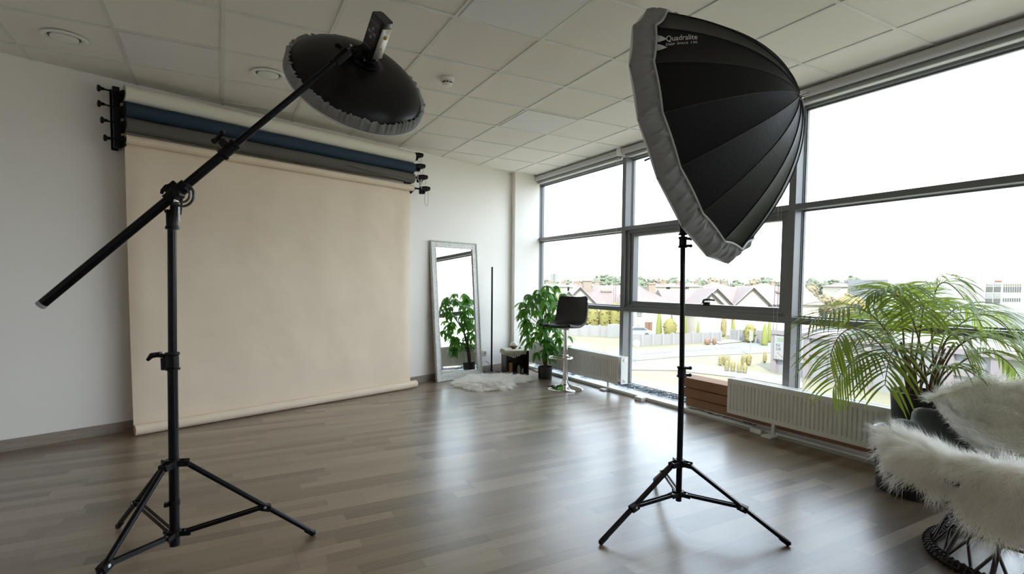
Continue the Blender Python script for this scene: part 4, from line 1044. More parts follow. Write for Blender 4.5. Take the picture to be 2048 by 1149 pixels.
# string lights tangled on the ledge
def strings(y0, y1, n, label, xr=(-.19, .06), zr=.055):
    b = MB(); rs = random.Random(int(y0*100))
    for t in range(n):
        P_ = []; y = y0; 
        while y < y1:
            P_.append((rs.uniform(*xr), y, .040+abs(rs.gauss(0, .4))*zr)); y += rs.uniform(.015, .075)
            if rs.random() < .35: y -= .05
        b.M = WINF; b.tube(catmull(P_, 3), .0016, 4)
        for p in P_[::3]: b.tube([p, (p[0]+rs.uniform(-.012, .012), p[1]+rs.uniform(-.01, .01), p[2]+rs.uniform(.004, .014))], [.003, .0015], 5)
    return tag(b.build('string_lights', WIRE), label, 'string lights')
strings(3.75, 5.4, 10, 'tangled dark green fairy lights on the white window ledge beside the boxes', (-.10, .055), .05)
strings(5.3, 6.5, 8, 'dark tangle of fairy lights on the ledge beneath the far radiator', (-.19, .05), .08)
b = MB(); rs = random.Random(9)
for t in range(4):
    b.M = WINF; b.tube(catmull([(rs.uniform(-.228, -.19), y, .040+rs.uniform(0, .012)) for y in np.arange(2.85, 3.6, .06)], 3), .002, 4)
tag(b.build('thin_cables', mat('dark_cable', (.03, .03, .04), .4)), 'bundle of dark thin cables lying along the ledge edge before the boxes', 'cables')
for x, y, lab in ((3.872, 4.17, 'small white block on the floor edge left of the softbox pole'), (3.905, 2.80, 'small white block on the floor edge by the radiator foot')):
    b = MB(); b.box(x-.055, y-.052, 0, x+.05, y+.05, .040); o = tag(b.build('edge_block', WHITE, bevel=.003, smooth=False), lab, 'block')

# ================================================================= CHAIR WITH SHEEPSKINS
CC = Vector((3.045, .885, 0)); FA = math.atan2(-.41, -.91)
A_ = math.radians
ch = thing('round_chair', CC, 'round dark rattan chair with grey velvet cushion under white sheepskins', 'chair')
RC = .49
def rimz(th): return .462 + .29*((1-np.cos(th-A_(168)))/2)**2.1
def bowl(th, rho, off=0.0):
    z0 = .33; rz = rimz(th); z = z0+(rz-z0)*rho**2.3 + off
    return np.stack([CC.x+RC*rho*np.cos(th), CC.y+RC*rho*np.sin(th), z], -1)
b = MB()
N_ = 30
for k in range(N_):     # base lattice: waist ring, crossing rods, floor ring
    for sg in (-1, 1):
        a0 = 2*PI*k/N_; a1 = a0+sg*.55
        p = [CC+Vector(((.315-.135*t)*math.cos(a0+(a1-a0)*t), (.315-.135*t)*math.sin(a0+(a1-a0)*t), .02+.30*t)) for t in (0, .33, .66, 1)]
        if k % 2 == 0: b.tube(p, .0065, 6)
    if k % 3 == 0: a = 2*PI*k/N_; b.tube([CC+Vector((.315*math.cos(a), .315*math.sin(a), .02)), CC+Vector((.18*math.cos(a), .18*math.sin(a), .32))], .0095, 6)
b.build('base_lattice', RATT, ch)
b = MB()
for rr_, z, w in ((.315, .018, .014), (.330, .018, .010), (.322, .036, .010), (.252, .16, .006), (.18, .32, .014)): b.tube([CC+Vector((rr_*math.cos(2*PI*j/60), rr_*math.sin(2*PI*j/60), z)) for j in range(60)], w, 8, closed=True)
for j in range(80):
    a = 2*PI*j/80; c_ = CC+Vector((.322*math.cos(a), .322*math.sin(a), .024)); d = Vector((math.cos(a), math.sin(a), 0)); tt = Vector((-d.y, d.x, 0))
    b.tube([c_+(d*math.cos(q)+Vector((0, 0, 1))*math.sin(q))*.024+tt*.006*q/3 for q in [2*PI*i/7 for i in range(8)]], .0045, 4)
b.build('base_ring', RATT, ch)
b = MB(); b.grid(lambda u, v: tuple(bowl(2*PI*u, v, -.055)), 64, 14, True); b.build('seat_bowl', RATT, ch, solid=.012)
b = MB(); b.tube([Vector(bowl(2*PI*k/72, 1.0, -.05)) for k in range(72)], .020, 8, closed=True); b.build('rim', RATT, ch)
# velvet cushion with a puckered edge
def cush(u, v):
    th = 2*PI*u; p = bowl(th, v*1.05)
    z = .012 + .035*math.sin(PI*min(1, v*1.02)) + .010*math.sin(th*22)*v**6
    if v > .9: z -= .05*((v-.9)/.1)**2
    e_ = 1+.035*math.sin(th*17+1.3*math.sin(th*5))*v**8+.02*v**8
    return (CC.x+(p[0]-CC.x)*e_, CC.y+(p[1]-CC.y)*e_, p[2]+z+.012*math.sin(th*17)*v**8)
b = MB(); b.grid(cush, 180, 22, True); b.build('cushion', VELV, ch, solid=.03)

def pelt(name, th0, th1, rin, drop, label, n, cat='sheepskin', ncl=900, length=.060, combdir=None, topfn=None):
    """surface over the bowl: v 0 (inner edge) .. 1 (outer edge hanging over the rim)"""
    def fn(u, v):
        u = np.atleast_1d(u).astype(float); v = np.atleast_1d(v).astype(float)
        th = th0+(th1-th0)*u; ri = rin(u); hg = drop(u)
        total = (1-ri)*RC*1.1 + hg; s = v*total; inner = (1-ri)*RC*1.1
        rho = np.clip(ri+s/(RC*1.1), 0, 1); p = bowl(th, rho, .062)
        over = np.clip(s-inner, 0, None); R_ = .055
        a = np.clip(over/R_, 0, PI/2); out = R_*np.sin(a); dn = R_*(1-np.cos(a)); rest = np.clip(over-R_*PI/2, 0, None); dn = dn+rest*.97; out = out - rest*.12
        wob = .010*np.sin(th*11+3)*np.clip(over/.1, 0, 1)+.012*np.sin(th*7+v*9)
        out = out+wob
        p[:, 0] += np.cos(th)*out; p[:, 1] += np.sin(th)*out; p[:, 2] += -dn + .010*np.sin(th*9)*np.sin(v*7) + .012*np.sin(v*PI)
        return p
    sk = MB(); sk.grid(lambda u, v: tuple(fn(u, v)[0]), 60, 40)
    P, N, u, v = fur_on(fn, n, 0, 0, None)
    ctr = np.array([CC.x, CC.y, .62]); flip = np.sum(N*(np.array([0, 0, 1.])), 1) < 0
    outw = P-np.array([CC.x, CC.y, 0]); outw[:, 2] = 0; outw /= np.linalg.norm(outw, axis=1)[:, None]+1e-9
    thp = th0+(th1-th0)*u; inn_ = (1-rin(u))*RC*1.1; ov_ = v*(inn_+drop(u))-inn_
    ref = np.where((ov_ > .035)[:, None], np.tile([0, 0, .4], (len(P), 1))+outw, np.tile([0, 0, 1.], (len(P), 1))-outw*.6)
    N = np.where((np.sum(N*ref, 1) < 0)[:, None], -N, N)
    th = th0+(th1-th0)*u; ev = np.minimum(u, 1-u)
    tang = np.stack([-np.sin(th), np.cos(th), 0*th], -1)
    eps_ = 1e-3; down = fn(u, np.clip(v+eps_, 0, 1))-fn(u, np.clip(v-eps_, 0, 1)); down /= np.linalg.norm(down, axis=1)[:, None]+1e-9
    comb = down*(combdir if combdir else 1.0) + tang*(((u-.5)*2)**3)[:, None]*1.2*np.sign(th1-th0) + np.array([0, 0, -.35])
    V, Q, T = finish_fur(P, N, comb, length, .0015, ncl=ncl, seg=3, jitter=.38, clumpamt=.62)
    V[:, 2] = np.maximum(V[:, 2], .004)
    o = fur_mesh(name, sk, V, Q, T, loc=(CC.x, CC.y, .35)); tag(o, label, cat, 'sheepskins on the round chair'); return o
A_ = math.radians
pelt('sheepskin', A_(126), A_(325), lambda u: .42-.25*np.sin(PI*u)+.05*np.sin(u*14), lambda u: .05+.22*np.sin(PI*np.clip(u*1.05, 0, 1))**1.1+.02*np.sin(u*23), 'white sheepskin hanging over the front of the round chair', 72000)
pelt('sheepskin', A_(-38), A_(66), lambda u: .05+.0*u, lambda u: .03+.03*np.sin(u*9)+0*u, 'cream sheepskin spread over the back of the round chair', 46000, combdir=-1.0)

# big ribbed black planter that the palm pot stands in
q_ = Vector((3.615, 1.545, 0))
r = thing('ribbed_planter', q_, 'wide round black ribbed planter around the foot of the palm pot', 'planter')
b = MB(); b.grid(lambda u, v: (q_.x+(.190+.030*v+.003*math.cos(u*2*PI*60))*math.cos(2*PI*u), q_.y+(.190+.030*v+.003*math.cos(u*2*PI*60))*math.sin(2*PI*u), .005+.345*v), 360, 8, True)
b.lathe([(.001, .003), (.190, .005)], 24, c=tuple(q_), cap=False); b.build('ribbed_wall', POTB, r, ang=3)
b = MB(); b.lathe([(.222, .348), (.227, .356), (.220, .361), (.210, .354), (.205, .30)], 56, c=tuple(q_), cap=False); b.build('rim', mat('pot_rim', (.10, .10, .11), .2), r)
b = MB(); b.lathe([(.155, .30), (.206, .31)], 40, c=tuple(q_), cap=False); b.build('liner', mat('pale_liner', (.5, .52, .54), .5), r)

# ================================================================= OUTSIDE
GZ = -7.0
def at(px, py, z=GZ):
    d = CF + CR*((px-1024)/F_PX) + CU*((574.5+COY-py)/F_PX); return CAM + d*((z-HC)/d.z)
RH = Vector((CR.x, CR.y, 0)).normalized(); FH = Vector((CF.x, CF.y, 0)).normalized()
G = 5.1
def lin(c): c /= 255; return ((c+.055)/1.055)**2.4 if c > .04 else c/12.92
def xmat(name, rgb, rgb2=None, rough=.85, **k):
    a = tuple(min(.85, lin(c)/G) for c in rgb)
    if rgb2: return mat(name, a, rough, col2=tuple(min(.85, lin(c)/G) for c in rgb2), nscale=k.get('nscale', .5))
    return mat(name, a, rough)
GRASS = xmat('lawn_grass', (230, 220, 166), (238, 226, 186), nscale=.25); ROADM = xmat('asphalt_road', (222, 222, 224)); PATHM = xmat('pale_paving', (246, 240, 232))
ROOFM = xmat('brown_roof_tiles', (225, 200, 194), (232, 210, 202), nscale=1.5); ROOF2 = xmat('pale_roof_tiles', (236, 214, 204)); WALLX = mat('cream_house_wall', (.42, .38, .32), .85); TRIMX = xmat('white_trim', (255, 255, 252)); BARGE = xmat('barge_shadow_and_dark_parts', (150, 140, 130))
WINX = xmat('house_window', (190, 195, 195)); DOORX = xmat('brown_door', (208, 160, 130)); FENCEX = xmat('grey_fence', (244, 240, 240)); CHIMX = xmat('pale_brick_chimney', (246, 222, 200))
TGREEN = xmat('tree_green', (176, 192, 158), (205, 212, 182), nscale=.6); TORANGE = xmat('tree_autumn', (228, 204, 168), (214, 208, 170), nscale=.6); HEDGE = xmat('yellow_hedge', (228, 216, 120), (206, 200, 110), nscale=1.5); THUJA = xmat('thuja_green', (214, 222, 110)); GOLD = xmat('gold_bush', (240, 214, 140), (236, 226, 160), nscale=2); RUST = xmat('rust_bush', (232, 180, 150))
GARW = xmat('garage_panel', (240, 240, 240)); GARP = xmat('garage_post', (238, 224, 226)); GARD = xmat('garage_dark_panel', (110, 114, 120)); INDW = xmat('industrial_white', (253, 253, 252)); INDG = xmat('industrial_grey', (226, 228, 226)); INDD = xmat('industrial_window', (150, 152, 146)); REDX = xmat('red_sign', (240, 150, 120))
def poly(name, pts, z, m, kind='structure'):
    P_ = [at(x, y, z) for x, y in pts]; mb = MB(); mb.prism([(p.x, p.y) for p in P_], z-.04, z); return struct(mb, name, m, smooth=False)
b = MB(); b.prism([(8, -60), (900, -300), (900, 900), (-300, 900), (8, 12)], GZ-.3, GZ); struct(b, 'lawn', GRASS, smooth=False)
poly('road', [(900, 735), (1266, 701), (1357, 696), (1480, 687), (1700, 680), (1700, 700), (1534, 706), (1357, 714), (1266, 722), (900, 762)], GZ+.06, ROADM)
poly('footpath', [(1180, 722), (1266, 723), (1350, 724), (1460, 737), (1570, 752), (1605, 760), (1605, 777), (1496, 757), (1350, 741), (1180, 738)], GZ+.08, PATHM)
poly('footpath', [(1180, 742), (1265, 757), (1460, 792), (1700, 812), (2100, 872), (2100, 1000), (1500, 850), (1180, 800)], GZ+.07, PATHM)
poly('footpath', [(1440, 688), (1480, 684), (1545, 672), (1520, 670), (1420, 684)], GZ+.09, PATHM)
b = MB()
for (xa, ya, xb, yb) in ((1282, 709, 1343, 704), (1360, 703, 1420, 699), (1430, 698, 1480, 695), (1150, 722, 1240, 713)): 
    p, q = at(xa, ya, GZ+.09), at(xb, yb, GZ+.09); b.bar(p, q, .14, .02)
struct(b, 'road_marking', TRIMX, smooth=False)

def house(name, label, x0, x1, d, ln, yr, ye, orient='R', roof=None, hip=(0, 0), wins=(), doors=(), chim=(), barge=True, root=None):
    """front wall spans px x0..x1 at depth d, runs ln metres back; ridge at pixel row yr, eaves at row ye"""
    roof = roof or ROOFM
    a = dep(x0, ye, d); c = dep(x1, ye, d); a0 = Vector((a.x, a.y, 0)); c0 = Vector((c.x, c.y, 0)); X = (c0-a0); w = X.length; X.normalize(); Yv = Vector((-X.y, X.x, 0))
    if Yv.dot(FH) < 0: Yv = -Yv
    ze = (a.z+c.z)/2
    M = frame(a0, X, Yv, (0, 0, 1)); r = root or thing(name, a0+X*w/2+Yv*ln/2+Vector((0, 0, GZ)), label, 'house', 'houses across the road')
    b = MB(); b.M = M
    if orient == 'R':
        zr = dep((x0+x1)/2, yr, d+ln/2).z
        b.box(.15, .15, GZ, w-.15, ln, ze)
        for xx in (0.16, w-.16): 
            if (xx < 1 and hip[0]) or (xx > 1 and hip[1]): continue
            b.F(b.V((xx, .15, ze)), b.V((xx, ln/2, zr-.1)), b.V((xx, ln, ze)))
        b.build('walls', WALLX, r, smooth=False)
        b = MB(); b.M = M; o_ = .5; h0, h1 = hip
        A = [b.V((-o_, -o_, ze-.25)), b.V((w+o_, -o_, ze-.25)), b.V((w+o_-h1, ln/2, zr)), b.V((-o_+h0, ln/2, zr)), b.V((-o_, ln+o_, ze-.25)), b.V((w+o_, ln+o_, ze-.25))]
        b.F(A[0], A[1], A[2], A[3]); b.F(A[3], A[2], A[5], A[4]); b.F(A[0], A[3], A[4]); b.F(A[1], A[5], A[2]); b.F(A[0], A[4], A[5], A[1]); b.build('roof', roof, r, smooth=False)
    else:
        zr = dep((x0+x1)/2, yr, d).z
        b.prism([], 0, 0) if False else None
        i = [b.V(p) for p in ((0, 0, GZ), (w, 0, GZ), (w, 0, ze), (w/2, 0, zr-.15), (0, 0, ze), (0, ln, GZ), (w, ln, GZ), (w, ln, ze), (w/2, ln, zr-.15), (0, ln, ze))]
        b.F(0, 1, 2, 3, 4); b.F(9, 8, 7, 6, 5); b.F(0, 4, 9, 5); b.F(1, 6, 7, 2); b.build('walls', WALLX, r, smooth=False)
        b = MB(); b.M = M; o_ = .5; sl = (zr-ze)/(w/2)
        for sx in (0, 1):
            e = -o_ if sx == 0 else w+o_; q = [b.V((e, -o_, ze-sl*o_)), b.V((w/2, -o_, zr)), b.V((w/2, ln, zr)), b.V((e, ln, ze-sl*o_)), b.V((e, -o_, ze-sl*o_-.12)), b.V((w/2, -o_, zr-.12)), b.V((w/2, ln, zr-.12)), b.V((e, ln, ze-sl*o_-.12))]
            b.F(*q[:4]); b.F(*q[4:][::-1]); b.F(q[0], q[4], q[5], q[1]); b.F(q[3], q[2], q[6], q[7]); b.F(q[0], q[3], q[7], q[4])
        b.build('roof', roof, r, smooth=False)
        if barge:
            b = MB(); b.M = M
            for sx in (0, 1): e = -o_ if sx == 0 else w+o_; b.bar((e, -o_-.04, ze-sl*o_+.02), (w/2, -o_-.04, zr+.02), .1, .30, up=(0, 1, 0))
            b.build('barge_board', TRIMX, r, smooth=False)
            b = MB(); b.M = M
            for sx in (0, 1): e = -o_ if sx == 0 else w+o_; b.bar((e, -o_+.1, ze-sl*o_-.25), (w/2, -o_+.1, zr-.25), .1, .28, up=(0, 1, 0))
            b.build('barge_shadow_strip', BARGE, r, smooth=False)  # dark bars painted as the shadow under the barge boards
    def flat(nm, lst, m, dd):
        for (u0, v0, u1, v1) in lst:
            p = dep(u0, v0, d-.06); q = dep(u1, v1, d-.06); b = MB(); b.M = M
            s0 = (Vector((p.x, p.y, 0))-a0).dot(X); s1 = (Vector((q.x, q.y, 0))-a0).dot(X)
            b.box(s0, -.10, q.z, s1, .16, p.z); o = b.build(nm, m, r, smooth=False)
            if nm == 'window':
                b = MB(); b.M = M; b.box((s0+s1)/2-.05, -.14, q.z, (s0+s1)/2+.05, -.09, p.z); b.box(s0-.08, -.14, q.z-.1, s1+.08, -.06, q.z+.02); b.build('window_frame', TRIMX, o, smooth=False)
    flat('window', wins, WINX, 0); flat('door', doors, DOORX, 0)
    for (u, v, ww, hh) in chim:
        p = dep(u, v, d+ln*.35); b = MB(); b.bar(p-Vector((0, 0, hh)), p, ww, ww, up=X); b.bar(p-Vector((0, 0, .2)), p+Vector((0, 0, .1)), ww*1.2, ww*1.2, up=X); b.build('chimney', CHIMX, r, smooth=False)
    return r
ha = house('house', 'brown-roofed house in the far bay window, its dormer chimney above the stool', 1166, 1262, 95, 11, 571, 609, wins=[(1172, 619, 1180, 634), (1202, 618, 1217, 633), (1228, 619, 1240, 624)], chim=[(1211, 582, 1.6, 2.6), (1174, 561, 1.5, 2.5)])
house('house', '', 1127, 1192, 93, 9, 574, 607, 'F', root=ha, wins=[(1150, 619, 1158, 632)])
house('house', '', 1108, 1165, 90, 6, 583, 612, 'F', root=ha)
house('house', 'hip-roofed brown house at the left of the opening sash', 1268, 1345, 88, 11, 572, 605, hip=(0, 5), wins=[(1275, 625, 1284, 631), (1276, 652, 1283, 661)], doors=[(1291, 645, 1298, 668), (1299, 645, 1305, 668)], chim=[(1303, 567, 1.2, 2)])
house('house', 'long brown-roofed house just behind the softbox pole', 1335, 1425, 91, 9, 579, 607, doors=[(1399, 648, 1410, 664), (1420, 647, 1432, 653)], wins=[(1372, 645, 1378, 650)])
hb_ = house('house', 'house with two white-edged gables right of the window handle', 1430, 1500, 90, 10, 574, 607, wins=[(1493, 641, 1500, 652)], doors=[(1450, 639, 1458, 654)])
house('house', '', 1401, 1462, 87, 8, 577, 607, 'F', root=hb_); house('house', '', 1399, 1443, 84, 7, 585, 606, 'F', wins=[(1414, 592, 1420, 604)], root=hb_)
hc_ = house('house', 'brown-roofed house at the right end of the middle bay', 1503, 1640, 92, 12, 573, 607, wins=[(1507, 642, 1514, 653), (1509, 612, 1518, 616), (1544, 611, 1552, 615), (1559, 610, 1568, 616)], chim=[(1562, 584, 2.2, 2)])
house('house', '', 1470, 1537, 89, 8, 575, 607, 'F', root=hc_)
# small far roofs
rs = random.Random(4)
fl_ = [(1088, 1110, 'far house at the left edge of the far bay'), (1112, 1136, 'far pale house behind the potted tree top'), (1138, 1160, 'far pale house left of the big brown roof'), (1178, 1204, 'far pale house above the big brown roof'), (1308, 1334, 'far pale roof above the hip-roofed house'), (1340, 1368, 'far pale roof left of the softbox pole'), (1378, 1402, 'far pale green roof right of the softbox pole'), (1424, 1462, 'far reddish roof above the sash centre'), (1524, 1560, 'far pale roof near the dark mullion'), (1682, 1716, 'far house with brown roof behind the palm tips')]
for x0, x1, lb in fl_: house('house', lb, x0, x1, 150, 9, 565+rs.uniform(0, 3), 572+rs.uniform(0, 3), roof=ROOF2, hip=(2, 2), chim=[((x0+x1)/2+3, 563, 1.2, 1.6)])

def blobs(b, c, rx, ry, rz, n, rb, rd):
    for k in range(n):
        u = rd.uniform(-1, 1); a = rd.uniform(0, 2*PI); q = math.sqrt(1-u*u); s = rd.uniform(.62, 1.0)
        b.ball(c+Vector((rx*q*math.cos(a)*s, ry*q*math.sin(a)*s, rz*u*s)), rb*rd.uniform(.6, 1.25), 6, (1, 1, rd.uniform(.7, 1)))
def tree(px, ytop, wpx, d, m, label, name='tree', ybase=None, group='trees on the horizon', n=150):
    top = dep(px, ytop, d); w = wpx/F_PX*d/2; z0 = GZ; H = top.z-z0; rz = min(H*.42, w*1.25); c = Vector((top.x, top.y, top.z-rz)); rd = random.Random(int(px*7+ytop))
    r = thing(name, (top.x, top.y, z0), label, 'tree', group)
    b = MB(); b.ball(c, 1, 12, (w*.78, w*.78, rz*.85)); blobs(b, c, w*.9, w*.9, rz*.95, n, w*.15, rd); b.build('crown', m, r, ang=3)
    b = MB(); b.tube([(top.x, top.y, z0), (top.x+.1, top.y, c.z)], [.3, .18], 8); b.build('trunk', TRUNK, r)
TR = [(1092, 560, 22, TGREEN, 'trees at the left end of the far bay skyline'), (1112, 561, 26, TGREEN, 'tree above the money tree crown on the skyline'), (1135, 560, 24, TGREEN, 'tree on the skyline above the bar stool'), (1158, 561, 20, TORANGE, 'yellowish tree left of the tall skyline tree'),
      (1197, 552, 36, TGREEN, 'large round tree left of the first mullion'), (1218, 550, 40, TGREEN, 'largest round green tree in the far bay'), (1240, 552, 30, TGREEN, 'tree touching the first mullion on the skyline'),
      (1280, 554, 30, TGREEN, 'green tree at the left of the opening sash'), (1302, 558, 26, TGREEN, 'rounded green tree right of the sash corner'), (1324, 557, 28, TORANGE, 'yellow tree on the skyline left of the pole'), (1348, 556, 30, TGREEN, 'green tree just left of the softbox pole'),
      (1376, 560, 20, TGREEN, 'small tree just right of the softbox pole'), (1400, 557, 26, TGREEN, 'tree on the skyline above the window handle'), (1426, 555, 30, TORANGE, 'tallest autumn tree above the sash centre'), (1446, 558, 24, TGREEN, 'green tree right of the tall autumn tree'),
      (1474, 562, 30, TGREEN, 'low rounded tree over the brown ridge'), (1508, 558, 30, TORANGE, 'pale autumn tree in the right half of the sash'), (1532, 555, 34, TGREEN, 'broad green tree near the right end of the sash'), (1562, 562, 26, TGREEN, 'small green tree beside the dark mullion'),
      (1625, 556, 22, TGREEN, 'tree at the left edge of the near bay'), (1663, 559, 42, TGREEN, 'broad green tree above the palm in the near bay'), (1706, 552, 30, TGREEN, 'tall rounded tree left of the white factory'), (1724, 562, 18, TORANGE, 'autumn tree before the low white block')]
for px, yt, w, m, lb in TR: tree(px, yt-2, w*1.3, 210, m, lb)
tree(1622, 566, 34, 120, TORANGE, 'orange autumn tree at the left edge of the near bay', group='autumn trees in the near bay'); tree(1650, 585, 40, 105, TORANGE, 'wide orange bush behind the palm tips', group='autumn trees in the near bay'); tree(1700, 588, 70, 100, GOLD, 'yellow-green trees behind the palm', group='autumn trees in the near bay')
def bush(px, yt, wpx, d, m, label, name='bush', cone=False, group='bushes across the road', zb=None):
    p = dep(px, yt, d); w = wpx/F_PX*d/2; rd = random.Random(int(px*3+yt)); b = MB(); H = p.z-GZ
    if cone:
        b.lathe([(w*.75, 0), (w, H*.12), (w*.8, H*.5), (w*.4, H*.82), (.02, H)], 12, c=(p.x, p.y, GZ)); 
        for k in range(50): t = rd.uniform(.02, .9); a = rd.uniform(0, 2*PI); b.ball((p.x+w*(1-t)*math.cos(a)*.95, p.y+w*(1-t)*math.sin(a)*.95, GZ+H*t), w*.22, 6)
    else:
        c = Vector((p.x, p.y, GZ+H*.5)); b.ball(c, 1, 10, (w*.85, w*.85, H*.5)); blobs(b, c, w*.95, w*.95, H*.47, 80, w*.17, rd); b.ball((p.x, p.y, GZ+H*.22), 1, 8, (w*.8, w*.8, H*.22))
    tag(b.build(name, m, loc=(p.x, p.y, GZ), ang=3), label, 'bush' if not cone else 'tree', group)
for px, yt, w, lb in ((1142, 614, 26, 'leftmost yellow hedge shrub behind the stool column'), (1163, 612, 28, 'yellow hedge shrub right of the stool column'), (1186, 607, 30, 'yellow hedge shrub in the middle of the far bay'), (1209, 609, 28, 'yellow hedge shrub below the far house window'), (1230, 604, 28, 'tallest yellow hedge shrub by the first mullion')): bush(px, yt, w, 88, HEDGE, lb, 'hedge_shrub', group='hedge behind the grey fence')
for px, yt, w, d, lb in ((1319, 612, 13, 80, 'tall narrow thuja right of the brown double door'), (1371, 622, 8, 80, 'thin thuja touching the softbox pole'), (1397, 640, 7, 78, 'small pointed thuja by the garage door'), (1467, 638, 10, 82, 'blunt thuja beside the brown house door'), (1530, 645, 13, 72, 'broad thuja left of the grey garage'), (1539, 640, 10, 76, 'thuja nearest the grey garage corner')): bush(px, yt, w, d, THUJA, lb, 'thuja', True, 'thujas in the front gardens')
bush(1340, 636, 30, 79, HEDGE, 'big yellow-green shrub left of the softbox pole', group='garden shrubs'); bush(1448, 634, 14, 84, GOLD, 'orange-yellow shrub left of the brown door', group='garden shrubs'); bush(1500, 648, 26, 76, HEDGE, 'green shrub mound before the house windows', group='garden shrubs')
bush(1415, 677, 14, 73, RUST, 'rusty red low bush before the grey fence', group='rust bushes'); bush(1429, 675, 9, 73, RUST, 'round rust bush at the right of the low red one', group='rust bushes')
for px, yt, w, lb in ((1441, 709, 9, 'leftmost golden bush on the lawn'), (1449, 708, 9, 'second golden bush of the upper lawn row'), (1457, 711, 8, 'third golden bush of the upper lawn row'), (1488, 708, 12, 'golden bush in the right half of the lawn row'), (1498, 708, 12, 'rightmost golden bush of the upper lawn row'), (1454, 721, 10, 'leftmost golden bush of the lower lawn row'), (1466, 722, 11, 'second golden bush of the lower lawn row'), (1479, 724, 11, 'third golden bush of the lower lawn row'), (1490, 725, 11, 'last golden bush of the lower lawn row'), (1530, 703, 9, 'golden bush beside the dark garage panel')):
    d = 8.22*F_PX/((yt+15)-563); bush(px, yt, w, d, GOLD, lb, 'golden_bush', group='golden bushes on the lawn')
def fence(px0, px1, yt0, yt1, d0, d1, n, label):
    a, c = dep(px0, yt0, d0), dep(px1, yt1, d1); r = thing('garden_fence', (a.x, a.y, GZ), label, 'fence', 'grey garden fences')
    for k in range(n):
        p = a.lerp(c, k/n); q = a.lerp(c, (k+1)/n); b = MB(); i = [b.V(v) for v in ((p.x, p.y, GZ), (q.x, q.y, GZ), (q.x, q.y, q.z), (p.x, p.y, p.z))]; b.F(*i); b.build('panel', FENCEX, r, smooth=False, solid=.08)
    for k in range(n+1):
        p = a.lerp(c, k/n); b = MB(); b.bar((p.x, p.y, GZ), (p.x, p.y, p.z+.12), .34, .34); b.build('post', TRIMX, r, smooth=False)
fence(1080, 1262, 648, 654, 86, 82, 9, 'grey garden fence below the yellow hedge in the far bay'); fence(1262, 1441, 671, 665, 70, 77, 9, 'grey garden fence between the road and the houses'); fence(1462, 1532, 660, 662, 80, 74, 4, 'grey garden fence left of the garage')
p = dep(1228, 649, 82); b = MB(); b.box(p.x-.9, p.y-.5, GZ, p.x+.9, p.y+.5, p.z); tag(b.build('utility_cabinet', TRIMX, smooth=False, bevel=.03), 'white utility cabinet before the fence near the first mullion', 'cabinet')
# white car
p = at(1280, 694); p = dep(1283, 690, 72.5); cm_ = frame((p.x, p.y, GZ), RH, FH, (0, 0, 1)); r = thing('car', (p.x, p.y, GZ), 'small white car parked behind the fence near the brown doors', 'car')
cm_ = frame((p.x+FH.x*3.2, p.y+FH.y*3.2, GZ+.75), RH, FH, (0, 0, 1))
b = MB(); b.M = cm_; pr = [(-2.1, .3), (-2.1, .75), (-1.9, .95), (-1.1, 1.0), (-.6, 1.42), (.9, 1.45), (1.6, 1.0), (2.1, .9), (2.15, .35)]
i0 = [b.V((x, -.85, z)) for x, z in pr]; i1 = [b.V((x, .85, z)) for x, z in pr]; b.F(*i0); b.F(*i1[::-1])
for k in range(len(pr)): j = (k+1) % len(pr); b.F(i0[j], i0[k], i1[k], i1[j])
b.build('body', TRIMX, r, bevel=.05)
b = MB(); b.M = cm_; b.prism([], 0, 0) if False else None; q = [(-.95, 1.02), (-.52, 1.36), (.85, 1.38), (1.35, 1.02)]; i0 = [b.V((x, -.87, z)) for x, z in q]; i1 = [b.V((x, .87, z)) for x, z in q]; b.F(*i0); b.F(*i1[::-1]); b.F(i0[0], i0[1], i1[1], i1[0]); b.F(i0[2], i0[3], i1[3], i1[2]); b.build('window_glass', xmat('car_glass', (150, 165, 185)), r, smooth=False)
for x in (-1.3, 1.3):
    for y in (-.8, .8): b = MB(); b.M = cm_; b.cyl((x, y-.1, -.42+.75-.0), (x, y+.1, -.42+.75), .33, n=16); b.build('wheel', BARGE, r)
# signs and posts
def sign(px, yb, yt, label, disc=True):
    d = 8.22*F_PX/(yb-563); p = dep(px, yt, d); r = thing('road_sign', (p.x, p.y, GZ), label, 'road sign'); b = MB(); b.cyl((p.x, p.y, GZ), (p.x, p.y, p.z+.3), .06, n=8); b.build('post', TRIMX, r)
    b = MB()
    if disc: b.cyl(p-FH*.08, p-FH*.02, .38, n=20)
    else: b.bar(p-FH*.06-Vector((0, 0, .6)), p-FH*.06+Vector((0, 0, .5)), .9, .03, up=(0, 0, 1)) if False else b.box(p.x-.3, p.y-.05, p.z-.6, p.x+.3, p.y+.02, p.z+.6)
    b.build('sign_face', TRIMX, r)
sign(1273, 722, 687, 'round white road sign beside the first mullion'); sign(1502, 704, 672, 'tall white road sign on the lawn left of the garage', False)
